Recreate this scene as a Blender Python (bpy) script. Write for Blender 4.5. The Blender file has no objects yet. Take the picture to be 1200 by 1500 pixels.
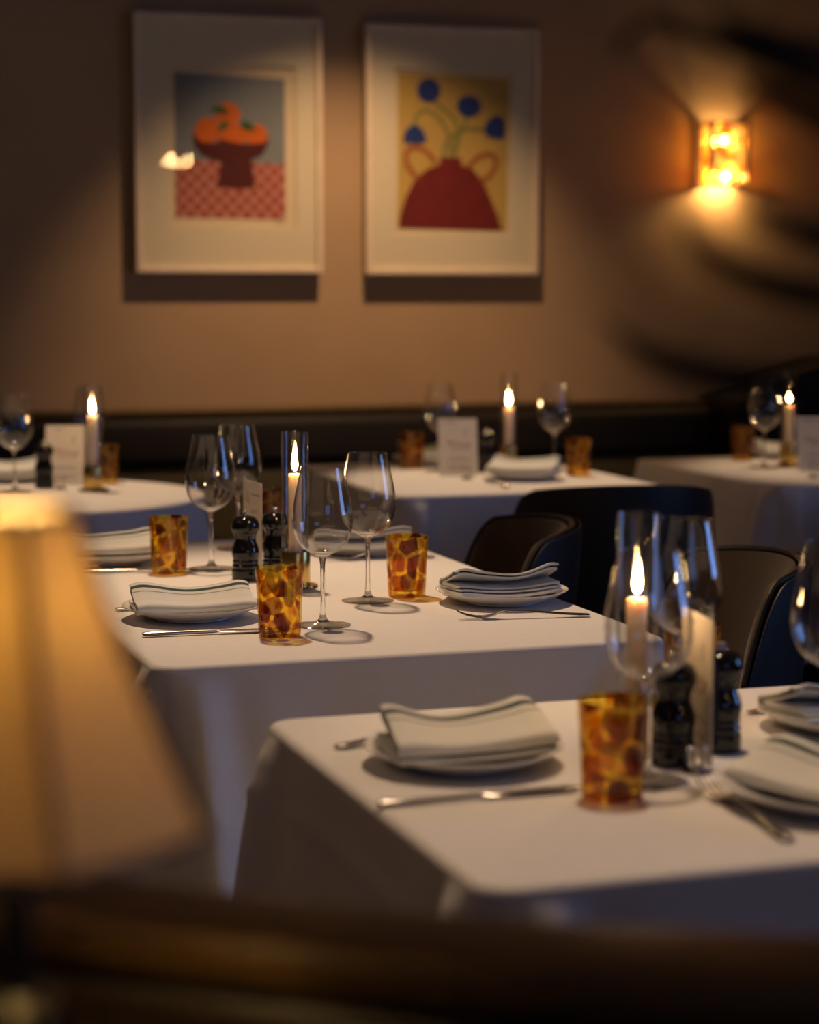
import bpy, bmesh, math, random
from math import sin, cos, pi, radians, sqrt, exp, atan2, atan
from mathutils import Vector, Matrix, noise

random.seed(7)
SC = bpy.context.scene
COL = SC.collection

# ------------------------------------------------------------------ camera
CAM_H, FOC_PX, YAW, PITCH = 1.24, 3100.0, radians(18.3), atan(335 / 3100)
FWD = Vector((sin(YAW) * cos(PITCH), cos(YAW) * cos(PITCH), -sin(PITCH)))
RGT = Vector((cos(YAW), -sin(YAW), 0))
UPV = RGT.cross(FWD)
EYE = Vector((0, 0, CAM_H))
cd = bpy.data.cameras.new('camera')
cam = bpy.data.objects.new('camera', cd)
COL.objects.link(cam)
cd.sensor_fit = 'VERTICAL'
cd.sensor_height = 36.0
cd.sensor_width = 28.8
cd.lens = FOC_PX / 1500 * 36.0
cd.clip_start = 0.02
cd.dof.use_dof = True
cd.dof.focus_distance = 3.02
cd.dof.aperture_fstop = 3.2
m = Matrix((RGT, UPV, -FWD)).transposed().to_4x4()
m.translation = EYE
cam.matrix_world = m
SC.camera = cam

# ------------------------------------------------------------------ look, world, lights
SC.view_settings.view_transform = 'Standard'
SC.view_settings.look = 'None'
SC.view_settings.gamma = 1
SC.view_settings.use_curve_mapping = False
SC.view_settings.exposure = 0.0
SC.cycles.max_bounces = 16
SC.cycles.transparent_max_bounces = 32
SC.cycles.transmission_bounces = 12
SC.cycles.diffuse_bounces = 3
SC.cycles.glossy_bounces = 5
SC.cycles.sample_clamp_indirect = 4.0
SC.cycles.blur_glossy = 0.5
w = bpy.data.worlds.new('dusk')
SC.world = w
w.use_nodes = True
w.node_tree.nodes['Background'].inputs[0].default_value = (0.25, 0.4, 1.0, 1)
w.node_tree.nodes['Background'].inputs[1].default_value = 0.05

CEIL = 2.9
WALL_Y = 6.3
XL, XR, YF = -3.2, 4.6, -3.2
WARM = (1.0, 0.60, 0.30)


def spot(name, loc, target, power, size, blend, radius=0.03, color=WARM):
    l = bpy.data.lights.new(name, 'SPOT')
    l.energy, l.spot_size, l.spot_blend, l.shadow_soft_size, l.color = power, radians(size), blend, radius, color
    o = bpy.data.objects.new(name, l)
    COL.objects.link(o)
    o.location = loc
    o.rotation_euler = (Vector(target) - Vector(loc)).to_track_quat('-Z', 'Y').to_euler()
    return o


# ceiling downlights, then an added aisle fill
TW = (1.0, 0.68, 0.42)
wash = spot('downlight_pictures', (1.86, WALL_Y - 0.85, CEIL - 0.05), (1.86, WALL_Y, 1.00), 182, 37, 1.0, 0.03, (1.0, 0.60, 0.32))
wash.scale = (1.8, 1, 1)   # an oval beam spread along the wall
spot('downlight_front_table', (1.00, 2.35, CEIL - 0.05), (0.98, 1.75, 0.75), 95, 44, 0.7, 0.04, TW)
spot('downlight_middle_table', (0.85, 3.95, CEIL - 0.05), (0.92, 3.10, 0.75), 180, 44, 0.8, 0.04, TW)
spot('downlight_round_table', (0.65, 5.35, CEIL - 0.05), (0.70, 4.95, 0.75), 135, 32, 0.7, 0.04, TW)
spot('downlight_small_table', (1.85, 5.30, CEIL - 0.05), (1.85, 4.90, 0.75), 138, 30, 0.7, 0.04, TW)
spot('downlight_corner_table', (2.98, 5.30, CEIL - 0.05), (2.92, 4.95, 0.75), 85, 30, 0.7, 0.04, TW)
spot('aisle_fill', (-1.5, 2.6, CEIL - 0.05), (0.4, 2.4, 0.5), 12, 100, 0.8, 0.06, (1.0, 0.60, 0.42))  # unseen fill, added to warm the cloth sides facing left


# unseen bodiless point lights, added outside the picture to make the glasses glint
for px_, py_, pz_ in ((-1.3, 3.6, 2.1), (-0.9, 1.0, 2.15), (4.2, 2.9, 2.1), (1.9, -0.6, 2.2)):
    pl_ = bpy.data.lights.new('added_glint_light', 'POINT')
    pl_.energy, pl_.shadow_soft_size, pl_.color = 2.0, 0.03, (1.0, 0.62, 0.34)
    po_ = bpy.data.objects.new('added_glint_light', pl_)
    COL.objects.link(po_)
    po_.location = (px_, py_, pz_)


def daylight(name, loc, rot, sx, sy, power, col):
    al = bpy.data.lights.new(name, 'AREA')
    al.shape = 'RECTANGLE'
    al.size, al.size_y, al.energy, al.color = sx, sy, power, col
    ao = bpy.data.objects.new(name, al)
    COL.objects.link(ao)
    ao.location, ao.rotation_euler = loc, rot


# evening daylight outside the two windows, in the right wall and behind the viewer
daylight('evening_daylight_right', (XR + 0.35, 1.65, 1.60), (0, radians(90), 0), 1.5, 1.4, 38, (0.22, 0.42, 1.0))
daylight('evening_daylight_front', (1.4, YF - 0.35, 1.95), (radians(90), 0, 0), 2.2, 1.2, 11, (0.22, 0.42, 1.0))


# ------------------------------------------------------------------ helpers
def at(px, py, z=0.75):
    d = FWD + RGT * ((px - 600) / FOC_PX) - UPV * ((py - 750) / FOC_PX)
    return EYE + d * ((z - CAM_H) / d.z)


def at_y(px, py, y):
    d = FWD + RGT * ((px - 600) / FOC_PX) - UPV * ((py - 750) / FOC_PX)
    return EYE + d * (y / d.y)


def at_d(px, py, dist):
    """the point at a given distance along the viewing axis"""
    return EYE + (FWD + RGT * ((px - 600) / FOC_PX) - UPV * ((py - 750) / FOC_PX)) * dist


class NT:
    def __init__(self, name):
        self.m = bpy.data.materials.new(name)
        self.m.use_nodes = True
        self.t = self.m.node_tree
        self.t.nodes.clear()
        self.out = self.t.nodes.new('ShaderNodeOutputMaterial')

    def n(self, typ, **kw):
        nd = self.t.nodes.new(typ)
        for k, v in kw.items():
            if k.startswith('i_'):
                key = k[2:].replace('_', ' ')
                nd.inputs[key].default_value = v
            elif k.startswith('n') and k[1:].isdigit():
                nd.inputs[int(k[1:])].default_value = v
            else:
                setattr(nd, k, v)
        return nd

    def l(self, a, b):
        self.t.links.new(a, b)

    def ramp(self, fac, stops, interp='LINEAR'):
        r = self.n('ShaderNodeValToRGB')
        r.color_ramp.interpolation = interp
        el = r.color_ramp.elements
        while len(el) < len(stops):
            el.new(0.5)
        for e, (p, c) in zip(el, stops):
            e.position = p
            e.color = (*c, 1) if len(c) == 3 else c
        self.l(fac, r.inputs[0])
        return r.outputs[0]


def c4(c):
    return (c[0], c[1], c[2], 1)


def plain(name, col, rough=0.5, metal=0.0, noise_scale=0, noise_amt=0.0, bump=0.0, bump_scale=200, spec=0.5, sheen=0.0, coat=0.0):
    k = NT(name)
    p = k.n('ShaderNodeBsdfPrincipled')
    p.inputs['Base Color'].default_value = c4(col)
    p.inputs['Roughness'].default_value = rough
    p.inputs['Metallic'].default_value = metal
    p.inputs['Specular IOR Level'].default_value = spec
    p.inputs['Sheen Weight'].default_value = sheen
    p.inputs['Coat Weight'].default_value = coat
    tc = k.n('ShaderNodeTexCoord')
    if noise_scale:
        nz = k.n('ShaderNodeTexNoise')
        nz.inputs['Scale'].default_value = noise_scale
        nz.inputs['Detail'].default_value = 4
        k.l(tc.outputs['Object'], nz.inputs['Vector'])
        a = tuple(max(0, x * (1 - noise_amt)) for x in col)
        b = tuple(min(1, x * (1 + noise_amt)) for x in col)
        k.l(k.ramp(nz.outputs[0], [(0.3, a), (0.7, b)]), p.inputs['Base Color'])
    if bump:
        nb = k.n('ShaderNodeTexNoise')
        nb.inputs['Scale'].default_value = bump_scale
        nb.inputs['Detail'].default_value = 3
        k.l(tc.outputs['Object'], nb.inputs['Vector'])
        bp = k.n('ShaderNodeBump')
        bp.inputs['Strength'].default_value = bump
        bp.inputs['Distance'].default_value = 0.002
        k.l(nb.outputs[0], bp.inputs['Height'])
        k.l(bp.outputs[0], p.inputs['Normal'])
    k.l(p.outputs[0], k.out.inputs[0])
    return k.m


def emit(name, col, strength):
    k = NT(name)
    e = k.n('ShaderNodeEmission')
    e.inputs[0].default_value = c4(col)
    e.inputs[1].default_value = strength
    k.l(e.outputs[0], k.out.inputs[0])
    return k.m


def thin_glass(name, tint=(1, 1, 1), base=0.03, gain=0.75, power=4.5, rough=0.0):
    """thin blown or sheet glass: clear, reflecting more towards its edges"""
    k = NT(name)
    tr = k.n('ShaderNodeBsdfTransparent')
    tr.inputs[0].default_value = c4(tint)
    gl = k.n('ShaderNodeBsdfGlossy')
    gl.inputs['Roughness'].default_value = rough
    lw = k.n('ShaderNodeLayerWeight')
    lw.inputs[0].default_value = 0.5
    pw = k.n('ShaderNodeMath', operation='POWER')
    pw.inputs[1].default_value = power
    k.l(lw.outputs['Facing'], pw.inputs[0])
    ml = k.n('ShaderNodeMath', operation='MULTIPLY_ADD')
    ml.inputs[1].default_value = gain
    ml.inputs[2].default_value = base
    k.l(pw.outputs[0], ml.inputs[0])
    mx = k.n('ShaderNodeMixShader')
    k.l(ml.outputs[0], mx.inputs[0])
    k.l(tr.outputs[0], mx.inputs[1])
    k.l(gl.outputs[0], mx.inputs[2])
    k.l(mx.outputs[0], k.out.inputs[0])
    return k.m


def solid_glass(name):
    k = NT(name)
    g = k.n('ShaderNodeBsdfGlass')
    g.inputs['IOR'].default_value = 1.5
    g.inputs['Roughness'].default_value = 0.0
    k.l(g.outputs[0], k.out.inputs[0])
    return k.m


def tumbler_glass():
    """amber glass with large brown spots, each spot ringed by a lighter line"""
    k = NT('amber_spotted_glass')
    tc = k.n('ShaderNodeTexCoord')
    oi = k.n('ShaderNodeObjectInfo')
    off = k.n('ShaderNodeVectorMath', operation='SCALE')
    off.inputs[0].default_value = (3.1, 5.7, 9.3)
    k.l(oi.outputs['Random'], off.inputs['Scale'])
    ad = k.n('ShaderNodeVectorMath', operation='ADD')
    k.l(tc.outputs['Object'], ad.inputs[0])
    k.l(off.outputs[0], ad.inputs[1])
    mp = k.n('ShaderNodeMapping')
    mp.inputs['Scale'].default_value = (40, 40, 30)
    k.l(ad.outputs[0], mp.inputs[0])
    v1 = k.n('ShaderNodeTexVoronoi', feature='F1')
    v1.inputs['Randomness'].default_value = 0.75
    v1.inputs['Scale'].default_value = 1.0
    v2 = k.n('ShaderNodeTexVoronoi', feature='DISTANCE_TO_EDGE')
    v2.inputs['Randomness'].default_value = 0.75
    v2.inputs['Scale'].default_value = 1.0
    for v in (v1, v2):
        k.l(mp.outputs[0], v.inputs['Vector'])
    sp = k.n('ShaderNodeSeparateColor')
    k.l(v1.outputs['Color'], sp.inputs[0])
    spotc = k.ramp(sp.outputs[0], [(0.0, (0.48, 0.19, 0.045)), (0.3, (0.78, 0.43, 0.08)), (0.55, (0.38, 0.14, 0.04)), (0.72, (0.80, 0.49, 0.10))], 'CONSTANT')
    mask = k.ramp(v2.outputs['Distance'], [(0.075, (0, 0, 0)), (0.115, (1, 1, 1))])
    mix = k.n('ShaderNodeMix', data_type='RGBA')
    k.l(mask, mix.inputs[0])
    mix.inputs[6].default_value = (1.0, 0.88, 0.30, 1)
    k.l(spotc, mix.inputs[7])
    tr = k.n('ShaderNodeBsdfTransparent')
    k.l(mix.outputs[2], tr.inputs[0])
    rf = k.n('ShaderNodeBsdfRefraction')
    rf.inputs['IOR'].default_value = 1.25
    rf.inputs['Roughness'].default_value = 0.03
    k.l(mix.outputs[2], rf.inputs[0])
    tl = k.n('ShaderNodeBsdfTranslucent')
    k.l(mix.outputs[2], tl.inputs[0])
    ma = k.n('ShaderNodeMixShader', n0=0.13)
    k.l(tr.outputs[0], ma.inputs[1])
    k.l(tl.outputs[0], ma.inputs[2])
    gl = k.n('ShaderNodeBsdfGlossy')
    gl.inputs['Roughness'].default_value = 0.03
    bp = k.n('ShaderNodeBump')
    bp.inputs['Strength'].default_value = 0.8
    bp.inputs['Distance'].default_value = 0.003
    k.l(v2.outputs['Distance'], bp.inputs['Height'])
    k.l(bp.outputs[0], gl.inputs['Normal'])
    k.l(bp.outputs[0], rf.inputs['Normal'])
    lw = k.n('ShaderNodeLayerWeight')
    k.l(bp.outputs[0], lw.inputs['Normal'])
    lw.inputs[0].default_value = 0.5
    pw = k.n('ShaderNodeMath', operation='POWER')
    pw.inputs[1].default_value = 4.0
    k.l(lw.outputs['Facing'], pw.inputs[0])
    ml = k.n('ShaderNodeMath', operation='MULTIPLY_ADD')
    ml.inputs[1].default_value = 0.5
    ml.inputs[2].default_value = 0.04
    k.l(pw.outputs[0], ml.inputs[0])
    mx = k.n('ShaderNodeMixShader')
    k.l(ml.outputs[0], mx.inputs[0])
    k.l(ma.outputs[0], mx.inputs[1])
    k.l(gl.outputs[0], mx.inputs[2])
    k.l(mx.outputs[0], k.out.inputs[0])
    return k.m


def sconce_glass():
    k = NT('rippled_amber_glass')
    tc = k.n('ShaderNodeTexCoord')
    nz = k.n('ShaderNodeTexNoise')
    nz.inputs['Scale'].default_value = 28
    nz.inputs['Detail'].default_value = 2
    k.l(tc.outputs['Object'], nz.inputs['Vector'])
    colr = k.ramp(nz.outputs[0], [(0.36, (0.50, 0.24, 0.05)), (0.47, (0.92, 0.62, 0.22)), (0.6, (1, 0.88, 0.55))])
    tr = k.n('ShaderNodeBsdfTransparent')
    k.l(colr, tr.inputs[0])
    tl = k.n('ShaderNodeBsdfTranslucent')
    k.l(colr, tl.inputs[0])
    ma = k.n('ShaderNodeMixShader', n0=0.10)
    k.l(tr.outputs[0], ma.inputs[1])
    k.l(tl.outputs[0], ma.inputs[2])
    gl = k.n('ShaderNodeBsdfGlossy')
    gl.inputs['Roughness'].default_value = 0.05
    bp = k.n('ShaderNodeBump')
    bp.inputs['Strength'].default_value = 1.0
    bp.inputs['Distance'].default_value = 0.01
    k.l(nz.outputs[0], bp.inputs['Height'])
    k.l(bp.outputs[0], gl.inputs['Normal'])
    mx = k.n('ShaderNodeMixShader', n0=0.10)
    k.l(ma.outputs[0], mx.inputs[1])
    k.l(gl.outputs[0], mx.inputs[2])
    k.l(mx.outputs[0], k.out.inputs[0])
    return k.m


def shade_fabric():
    k = NT('cream_lampshade_fabric')
    d = k.n('ShaderNodeBsdfDiffuse')
    d.inputs[0].default_value = (0.72, 0.62, 0.48, 1)
    t = k.n('ShaderNodeBsdfTranslucent')
    t.inputs[0].default_value = (0.85, 0.66, 0.36, 1)
    mx = k.n('ShaderNodeMixShader', n0=0.5)
    k.l(d.outputs[0], mx.inputs[1])
    k.l(t.outputs[0], mx.inputs[2])
    k.l(mx.outputs[0], k.out.inputs[0])
    return k.m


def flame_mat():
    k = NT('candle_flame')
    e = k.n('ShaderNodeEmission')
    tc = k.n('ShaderNodeTexCoord')
    sx = k.n('ShaderNodeSeparateXYZ')
    k.l(tc.outputs['Generated'], sx.inputs[0])
    k.l(k.ramp(sx.outputs[2], [(0.0, (0.12, 0.14, 0.9)), (0.14, (0.9, 0.42, 0.22)), (0.3, (1.0, 0.62, 0.28)), (1.0, (1.0, 0.55, 0.18))]), e.inputs[0])
    k.l(k.ramp(sx.outputs[2], [(0.0, (0.02, 0.02, 0.02)), (0.12, (0.1, 0.1, 0.1)), (0.3, (1, 1, 1)), (0.8, (0.8, 0.8, 0.8)), (1.0, (0.35, 0.35, 0.35))]), e.inputs[1])
    ml = k.n('ShaderNodeMath', operation='MULTIPLY')
    ml.inputs[1].default_value = 150.0
    k.l(e.inputs[1].links[0].from_socket, ml.inputs[0])
    k.l(ml.outputs[0], e.inputs[1])
    tr = k.n('ShaderNodeBsdfTransparent')
    ad = k.n('ShaderNodeAddShader')
    k.l(e.outputs[0], ad.inputs[0])
    k.l(tr.outputs[0], ad.inputs[1])
    k.l(ad.outputs[0], k.out.inputs[0])
    return k.m


def napkin_fabric():
    """white cotton with a thin-thick-thin group of green-grey stripes, placed along the woven v coordinate"""
    k = NT('striped_white_cotton')
    uv = k.n('ShaderNodeUVMap')
    sx = k.n('ShaderNodeSeparateXYZ')
    k.l(uv.outputs[0], sx.inputs[0])
    wht, grn = (0.70, 0.70, 0.66), (0.06, 0.09, 0.085)
    mid = (0.30, 0.34, 0.33)
    st = []
    for a, b, c in ((0.060, 0.085, mid), (0.190, 0.290, grn), (0.390, 0.420, mid)):
        st += [(a - .004, wht), (a, c), (b, c), (b + .004, wht)]
    colr = k.ramp(sx.outputs[1], [(0.0, wht)] + st)
    p = k.n('ShaderNodeBsdfPrincipled')
    p.inputs['Roughness'].default_value = 0.9
    p.inputs['Specular IOR Level'].default_value = 0.1
    k.l(colr, p.inputs['Base Color'])
    tc = k.n('ShaderNodeTexCoord')
    nb = k.n('ShaderNodeTexNoise')
    nb.inputs['Scale'].default_value = 700
    k.l(tc.outputs['Object'], nb.inputs['Vector'])
    bp = k.n('ShaderNodeBump')
    bp.inputs['Strength'].default_value = 0.25
    bp.inputs['Distance'].default_value = 0.001
    k.l(nb.outputs[0], bp.inputs['Height'])
    k.l(bp.outputs[0], p.inputs['Normal'])
    k.l(p.outputs[0], k.out.inputs[0])
    return k.m


def gingham():
    k = NT('red_pink_check_print')
    tc = k.n('ShaderNodeTexCoord')
    ck = k.n('ShaderNodeTexChecker')
    ck.inputs['Scale'].default_value = 46
    ck.inputs[1].default_value = (0.35, 0.05, 0.014, 1)
    ck.inputs[2].default_value = (0.46, 0.22, 0.18, 1)
    k.l(tc.outputs['Object'], ck.inputs['Vector'])
    p = k.n('ShaderNodeBsdfPrincipled')
    p.inputs['Roughness'].default_value = 0.8
    k.l(ck.outputs[0], p.inputs['Base Color'])
    k.l(p.outputs[0], k.out.inputs[0])
    return k.m


def wood_floor():
    k = NT('dark_oak_floor')
    tc = k.n('ShaderNodeTexCoord')
    br = k.n('ShaderNodeTexBrick')
    br.inputs['Scale'].default_value = 1.0
    br.inputs['Brick Width'].default_value = 1.2
    br.inputs['Row Height'].default_value = 0.12
    br.inputs['Mortar Size'].default_value = 0.003
    br.inputs['Color1'].default_value = (0.075, 0.035, 0.016, 1)
    br.inputs['Color2'].default_value = (0.055, 0.025, 0.012, 1)
    br.inputs['Mortar'].default_value = (0.01, 0.006, 0.004, 1)
    k.l(tc.outputs['Object'], br.inputs['Vector'])
    p = k.n('ShaderNodeBsdfPrincipled')
    p.inputs['Roughness'].default_value = 0.45
    k.l(br.outputs[0], p.inputs['Base Color'])
    k.l(p.outputs[0], k.out.inputs[0])
    return k.m


M = {
    'wall': plain('terracotta_plaster', (0.38, 0.265, 0.155), 0.75, noise_scale=3, noise_amt=0.06, bump=0.25, bump_scale=160, spec=0.25),
    'ceiling': plain('warm_ceiling_paint', (0.35, 0.27, 0.2), 0.9, noise_scale=3, noise_amt=0.04),
    'floor': wood_floor(),
    'cloth': plain('white_linen', (0.74, 0.72, 0.70), 0.85, noise_scale=60, noise_amt=0.02, bump=0.10, bump_scale=900, spec=0.1),
    'cream': plain('cream_wood', (0.66, 0.55, 0.40), 0.45, noise_scale=20, noise_amt=0.05),
    'mat': plain('ivory_mount_board', (0.66, 0.60, 0.43), 0.9, noise_scale=60, noise_amt=0.02),
    'paper': plain('cream_print_paper', (0.68, 0.58, 0.38), 0.9, noise_scale=60, noise_amt=0.02),
    'blackgloss': plain('black_lacquer', (0.006, 0.006, 0.007), 0.07, noise_scale=9, noise_amt=0.2),
    'chrome': plain('polished_steel', (0.62, 0.60, 0.58), 0.14, 1.0, noise_scale=40, noise_amt=0.04),
    'steel': plain('brushed_cutlery_steel', (0.42, 0.40, 0.38), 0.24, 1.0, noise_scale=60, noise_amt=0.06),
    'brass': plain('aged_brass', (0.62, 0.42, 0.14), 0.22, 1.0, noise_scale=30, noise_amt=0.1),
    'darkbrass': plain('dark_brass', (0.11, 0.075, 0.03), 0.5, 1.0, noise_scale=30, noise_amt=0.1),
    'porcelain': plain('glazed_porcelain', (0.74, 0.73, 0.70), 0.15, noise_scale=20, noise_amt=0.01),
    'velvet': plain('olive_brown_velvet', (0.060, 0.034, 0.012), 0.75, noise_scale=7, noise_amt=0.35, bump=0.15, bump_scale=300, spec=0.2, sheen=0.45),
    'blackleather': plain('black_leather', (0.012, 0.010, 0.009), 0.5, noise_scale=30, noise_amt=0.15, bump=0.15, bump_scale=150),
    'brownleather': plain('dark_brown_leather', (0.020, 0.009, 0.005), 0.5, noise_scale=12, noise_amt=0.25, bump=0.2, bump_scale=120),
    'deepleather': plain('near_black_leather', (0.006, 0.004, 0.003), 0.6, spec=0.2, noise_scale=12, noise_amt=0.25, bump=0.2, bump_scale=120),
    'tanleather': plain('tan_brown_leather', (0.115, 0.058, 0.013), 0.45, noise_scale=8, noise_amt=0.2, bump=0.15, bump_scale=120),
    'olive': plain('olive_fabric', (0.06, 0.05, 0.022), 0.9, noise_scale=200, noise_amt=0.3),
    'darkwood': plain('dark_stained_wood', (0.035, 0.016, 0.008), 0.35, noise_scale=14, noise_amt=0.3),
    'blackmetal': plain('black_metal', (0.010, 0.010, 0.012), 0.25, noise_scale=30, noise_amt=0.1),
    'card': plain('ivory_menu_card', (0.68, 0.62, 0.54), 0.8, noise_scale=80, noise_amt=0.02),
    'ink': plain('grey_ink', (0.10, 0.085, 0.08), 0.8, noise_scale=60, noise_amt=0.2),
    'redink': plain('russet_ink', (0.30, 0.10, 0.06), 0.8, noise_scale=60, noise_amt=0.2),
    'leaf': plain('dark_leaf', (0.012, 0.014, 0.008), 0.6, noise_scale=20, noise_amt=0.3),
    'bark': plain('dark_bark', (0.02, 0.012, 0.008), 0.8, noise_scale=40, noise_amt=0.3),
    'soil': plain('potting_soil', (0.015, 0.010, 0.007), 0.95, noise_scale=80, noise_amt=0.4),
    'pot': plain('black_glazed_pot', (0.015, 0.015, 0.016), 0.3, noise_scale=10, noise_amt=0.1),
    'greyblue': plain('grey_blue_print', (0.20, 0.225, 0.235), 0.85, noise_scale=12, noise_amt=0.05),
    'orange': plain('orange_print', (0.60, 0.13, 0.010), 0.85, noise_scale=30, noise_amt=0.06),
    'leafgreen': plain('leaf_green_print', (0.035, 0.10, 0.03), 0.85, noise_scale=30, noise_amt=0.1),
    'maroon': plain('maroon_print', (0.075, 0.008, 0.007), 0.85, noise_scale=20, noise_amt=0.08),
    'gingham': gingham(),
    'ochre': plain('ochre_print', (0.50, 0.34, 0.085), 0.85, noise_scale=12, noise_amt=0.06),
    'blue': plain('cobalt_print', (0.007, 0.035, 0.18), 0.85, noise_scale=40, noise_amt=0.2),
    'stemgreen': plain('stem_green_print', (0.20, 0.21, 0.06), 0.85, noise_scale=30, noise_amt=0.1),
    'redvase': plain('deep_red_print', (0.15, 0.007, 0.007), 0.85, noise_scale=18, noise_amt=0.15),
    'handle': plain('russet_print', (0.34, 0.10, 0.03), 0.85, noise_scale=30, noise_amt=0.1),
    'glass': thin_glass('blown_clear_glass', (0.985, 0.985, 0.985), 0.045, 0.95, 3.2),
    'footglass': thin_glass('clear_glass_foot', (0.92, 0.92, 0.92), 0.09, 0.8, 2.6, 0.02),
    'tube': thin_glass('clear_glass_tube', (0.985, 0.985, 0.98), 0.045, 0.95, 3.2),
    'pane': thin_glass('picture_glazing', (0.99, 0.99, 0.99), 0.04, 0.8, 5.0),
    'solid': solid_glass('solid_clear_glass'),
    'amber': tumbler_glass(),
    'sconce': sconce_glass(),
    'shade': shade_fabric(),
    'trim': plain('brown_shade_trim', (0.30, 0.20, 0.10), 0.8, noise_scale=60, noise_amt=0.1),
    'flame': flame_mat(),
    'bulb': emit('warm_bulb', (1.0, 0.58, 0.20), 300),
    'lampbulb': emit('lamp_bulb', (1.0, 0.70, 0.25), 185),
    'chbulb': emit('chandelier_bulb', (1.0, 0.60, 0.25), 170),
    'napkin': napkin_fabric(),
    'wick': plain('burnt_wick', (0.01, 0.008, 0.006), 0.9, noise_scale=60, noise_amt=0.2),
    'whiteframe': plain('white_window_paint', (0.6, 0.6, 0.58), 0.5, noise_scale=10, noise_amt=0.03),
}
# wax glows softly near the flame
k = NT('ivory_wax')
p = k.n('ShaderNodeBsdfPrincipled')
p.inputs['Base Color'].default_value = (0.80, 0.66, 0.52, 1)
p.inputs['Roughness'].default_value = 0.45
p.inputs['Subsurface Weight'].default_value = 0.85
p.inputs['Subsurface Radius'].default_value = (1.0, 0.5, 0.25)
p.inputs['Subsurface Scale'].default_value = 0.03
k.l(p.outputs[0], k.out.inputs[0])
M['wax'] = k.m


class MB:
    """collects shapes into one mesh"""

    def __init__(self):
        self.v, self.f, self.mi, self.mats, self.uv = [], [], [], [], {}
        self.cur = 0

    def mat(self, mm):
        if mm not in self.mats:
            self.mats.append(mm)
        self.cur = self.mats.index(mm)
        return self

    def add(self, vs, fs, T=None):
        b = len(self.v)
        for p in vs:
            p = Vector(p)
            self.v.append(T @ p if T else p)
        for f in fs:
            self.f.append([b + i for i in f])
            self.mi.append(self.cur)
        return b

    def box(self, c, s, T=None):
        x, y, z = (q / 2 for q in s)
        vs = [(c[0] + a * x, c[1] + b * y, c[2] + d * z) for a in (-1, 1) for b in (-1, 1) for d in (-1, 1)]
        self.add(vs, [(0, 1, 3, 2), (4, 6, 7, 5), (0, 4, 5, 1), (2, 3, 7, 6), (0, 2, 6, 4), (1, 5, 7, 3)], T)
        return self

    def lathe(self, prof, n=48, T=None, cap0=True, cap1=True):
        vs, fs = [], []
        for r, z in prof:
            for i in range(n):
                a = 2 * pi * i / n
                vs.append((r * cos(a), r * sin(a), z))
        for j in range(len(prof) - 1):
            for i in range(n):
                i2 = (i + 1) % n
                fs.append((j * n + i, j * n + i2, (j + 1) * n + i2, (j + 1) * n + i))
        if cap0:
            fs.append(tuple(range(n))[::-1])
        if cap1:
            fs.append(tuple((len(prof) - 1) * n + i for i in range(n)))
        self.add(vs, fs, T)
        return self

    def sweep(self, rings, closed=True, caps=True, T=None):
        n = len(rings[0])
        vs = [p for r in rings for p in r]
        fs = []
        for j in range(len(rings) - 1):
            for i in range(n if closed else n - 1):
                i2 = (i + 1) % n
                fs.append((j * n + i, j * n + i2, (j + 1) * n + i2, (j + 1) * n + i))
        if caps and closed:
            fs.append(tuple(range(n))[::-1])
            fs.append(tuple((len(rings) - 1) * n + i for i in range(n)))
        self.add(vs, fs, T)
        return self

    def tube(self, pts, rad, n=10, T=None):
        pts = [Vector(p) for p in pts]
        rings = []
        for i, p in enumerate(pts):
            d = (pts[min(i + 1, len(pts) - 1)] - pts[max(i - 1, 0)]).normalized()
            a = d.orthogonal().normalized() if i == 0 else (a - d * a.dot(d)).normalized()
            b = d.cross(a)
            r = rad[i] if isinstance(rad, (list, tuple)) else rad
            rings.append([p + a * (r * cos(2 * pi * q / n)) + b * (r * sin(2 * pi * q / n)) for q in range(n)])
        return self.sweep(rings, T=T)

    def mesh(self, name, mm=None, smooth=True, fix=True):
        me = bpy.data.meshes.new(name)
        me.from_pydata([tuple(p) for p in self.v], [], self.f)
        if mm is not None:
            me.materials.append(mm)
        else:
            for q in self.mats:
                me.materials.append(q)
            for pl, i in zip(me.polygons, self.mi):
                pl.material_index = i
        if fix:
            bm = bmesh.new()
            bm.from_mesh(me)
            bmesh.ops.recalc_face_normals(bm, faces=bm.faces)
            bm.to_mesh(me)
            bm.free()
        if smooth:
            for pl in me.polygons:
                pl.use_smooth = True
            me.set_sharp_from_angle(angle=radians(40))
        return me


def link(name, data, parent=None, loc=(0, 0, 0), rz=0.0):
    o = bpy.data.objects.new(name, data)
    COL.objects.link(o)
    o.location = loc
    o.rotation_euler = (0, 0, rz)
    if parent:
        o.parent = parent
    return o


def tag(o, label, cat, group=None):
    o['label'], o['category'] = label, cat
    if group:
        o['group'] = group
    return o


def struct(name, me, loc=(0, 0, 0)):
    o = link(name, me, None, loc)
    o['kind'] = 'structure'
    return o


def bevel(o, w, seg=2):
    b = o.modifiers.new('bevel', 'BEVEL')
    b.width, b.segments, b.limit_method, b.angle_limit = w, seg, 'ANGLE', radians(35)
    return o


class Proto:
    """a kind of thing: its root mesh (or None) and its parts as (name, mesh, parent index, label)"""

    def __init__(self, name, cat, parts, root=None):
        self.name, self.cat, self.parts, self.root = name, cat, parts, root

    def put(self, loc, rz=0.0, label='', group=None, scale=None, rot=None):
        r = link(self.name, self.root, None, loc, rz)
        if rot:
            r.rotation_euler = rot
        if scale:
            r.scale = scale
        tag(r, label, self.cat, group)
        made = []
        for nm, me, pi_, lab in self.parts:
            o = link(nm, me, r if pi_ is None else made[pi_])
            if lab:
                o['label'] = lab
            made.append(o)
        return r


# ------------------------------------------------------------------ room shell
def boxmesh(name, c, s, mm):
    b = MB()
    b.box(c, s)
    return b.mesh(name, mm, smooth=False)


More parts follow.
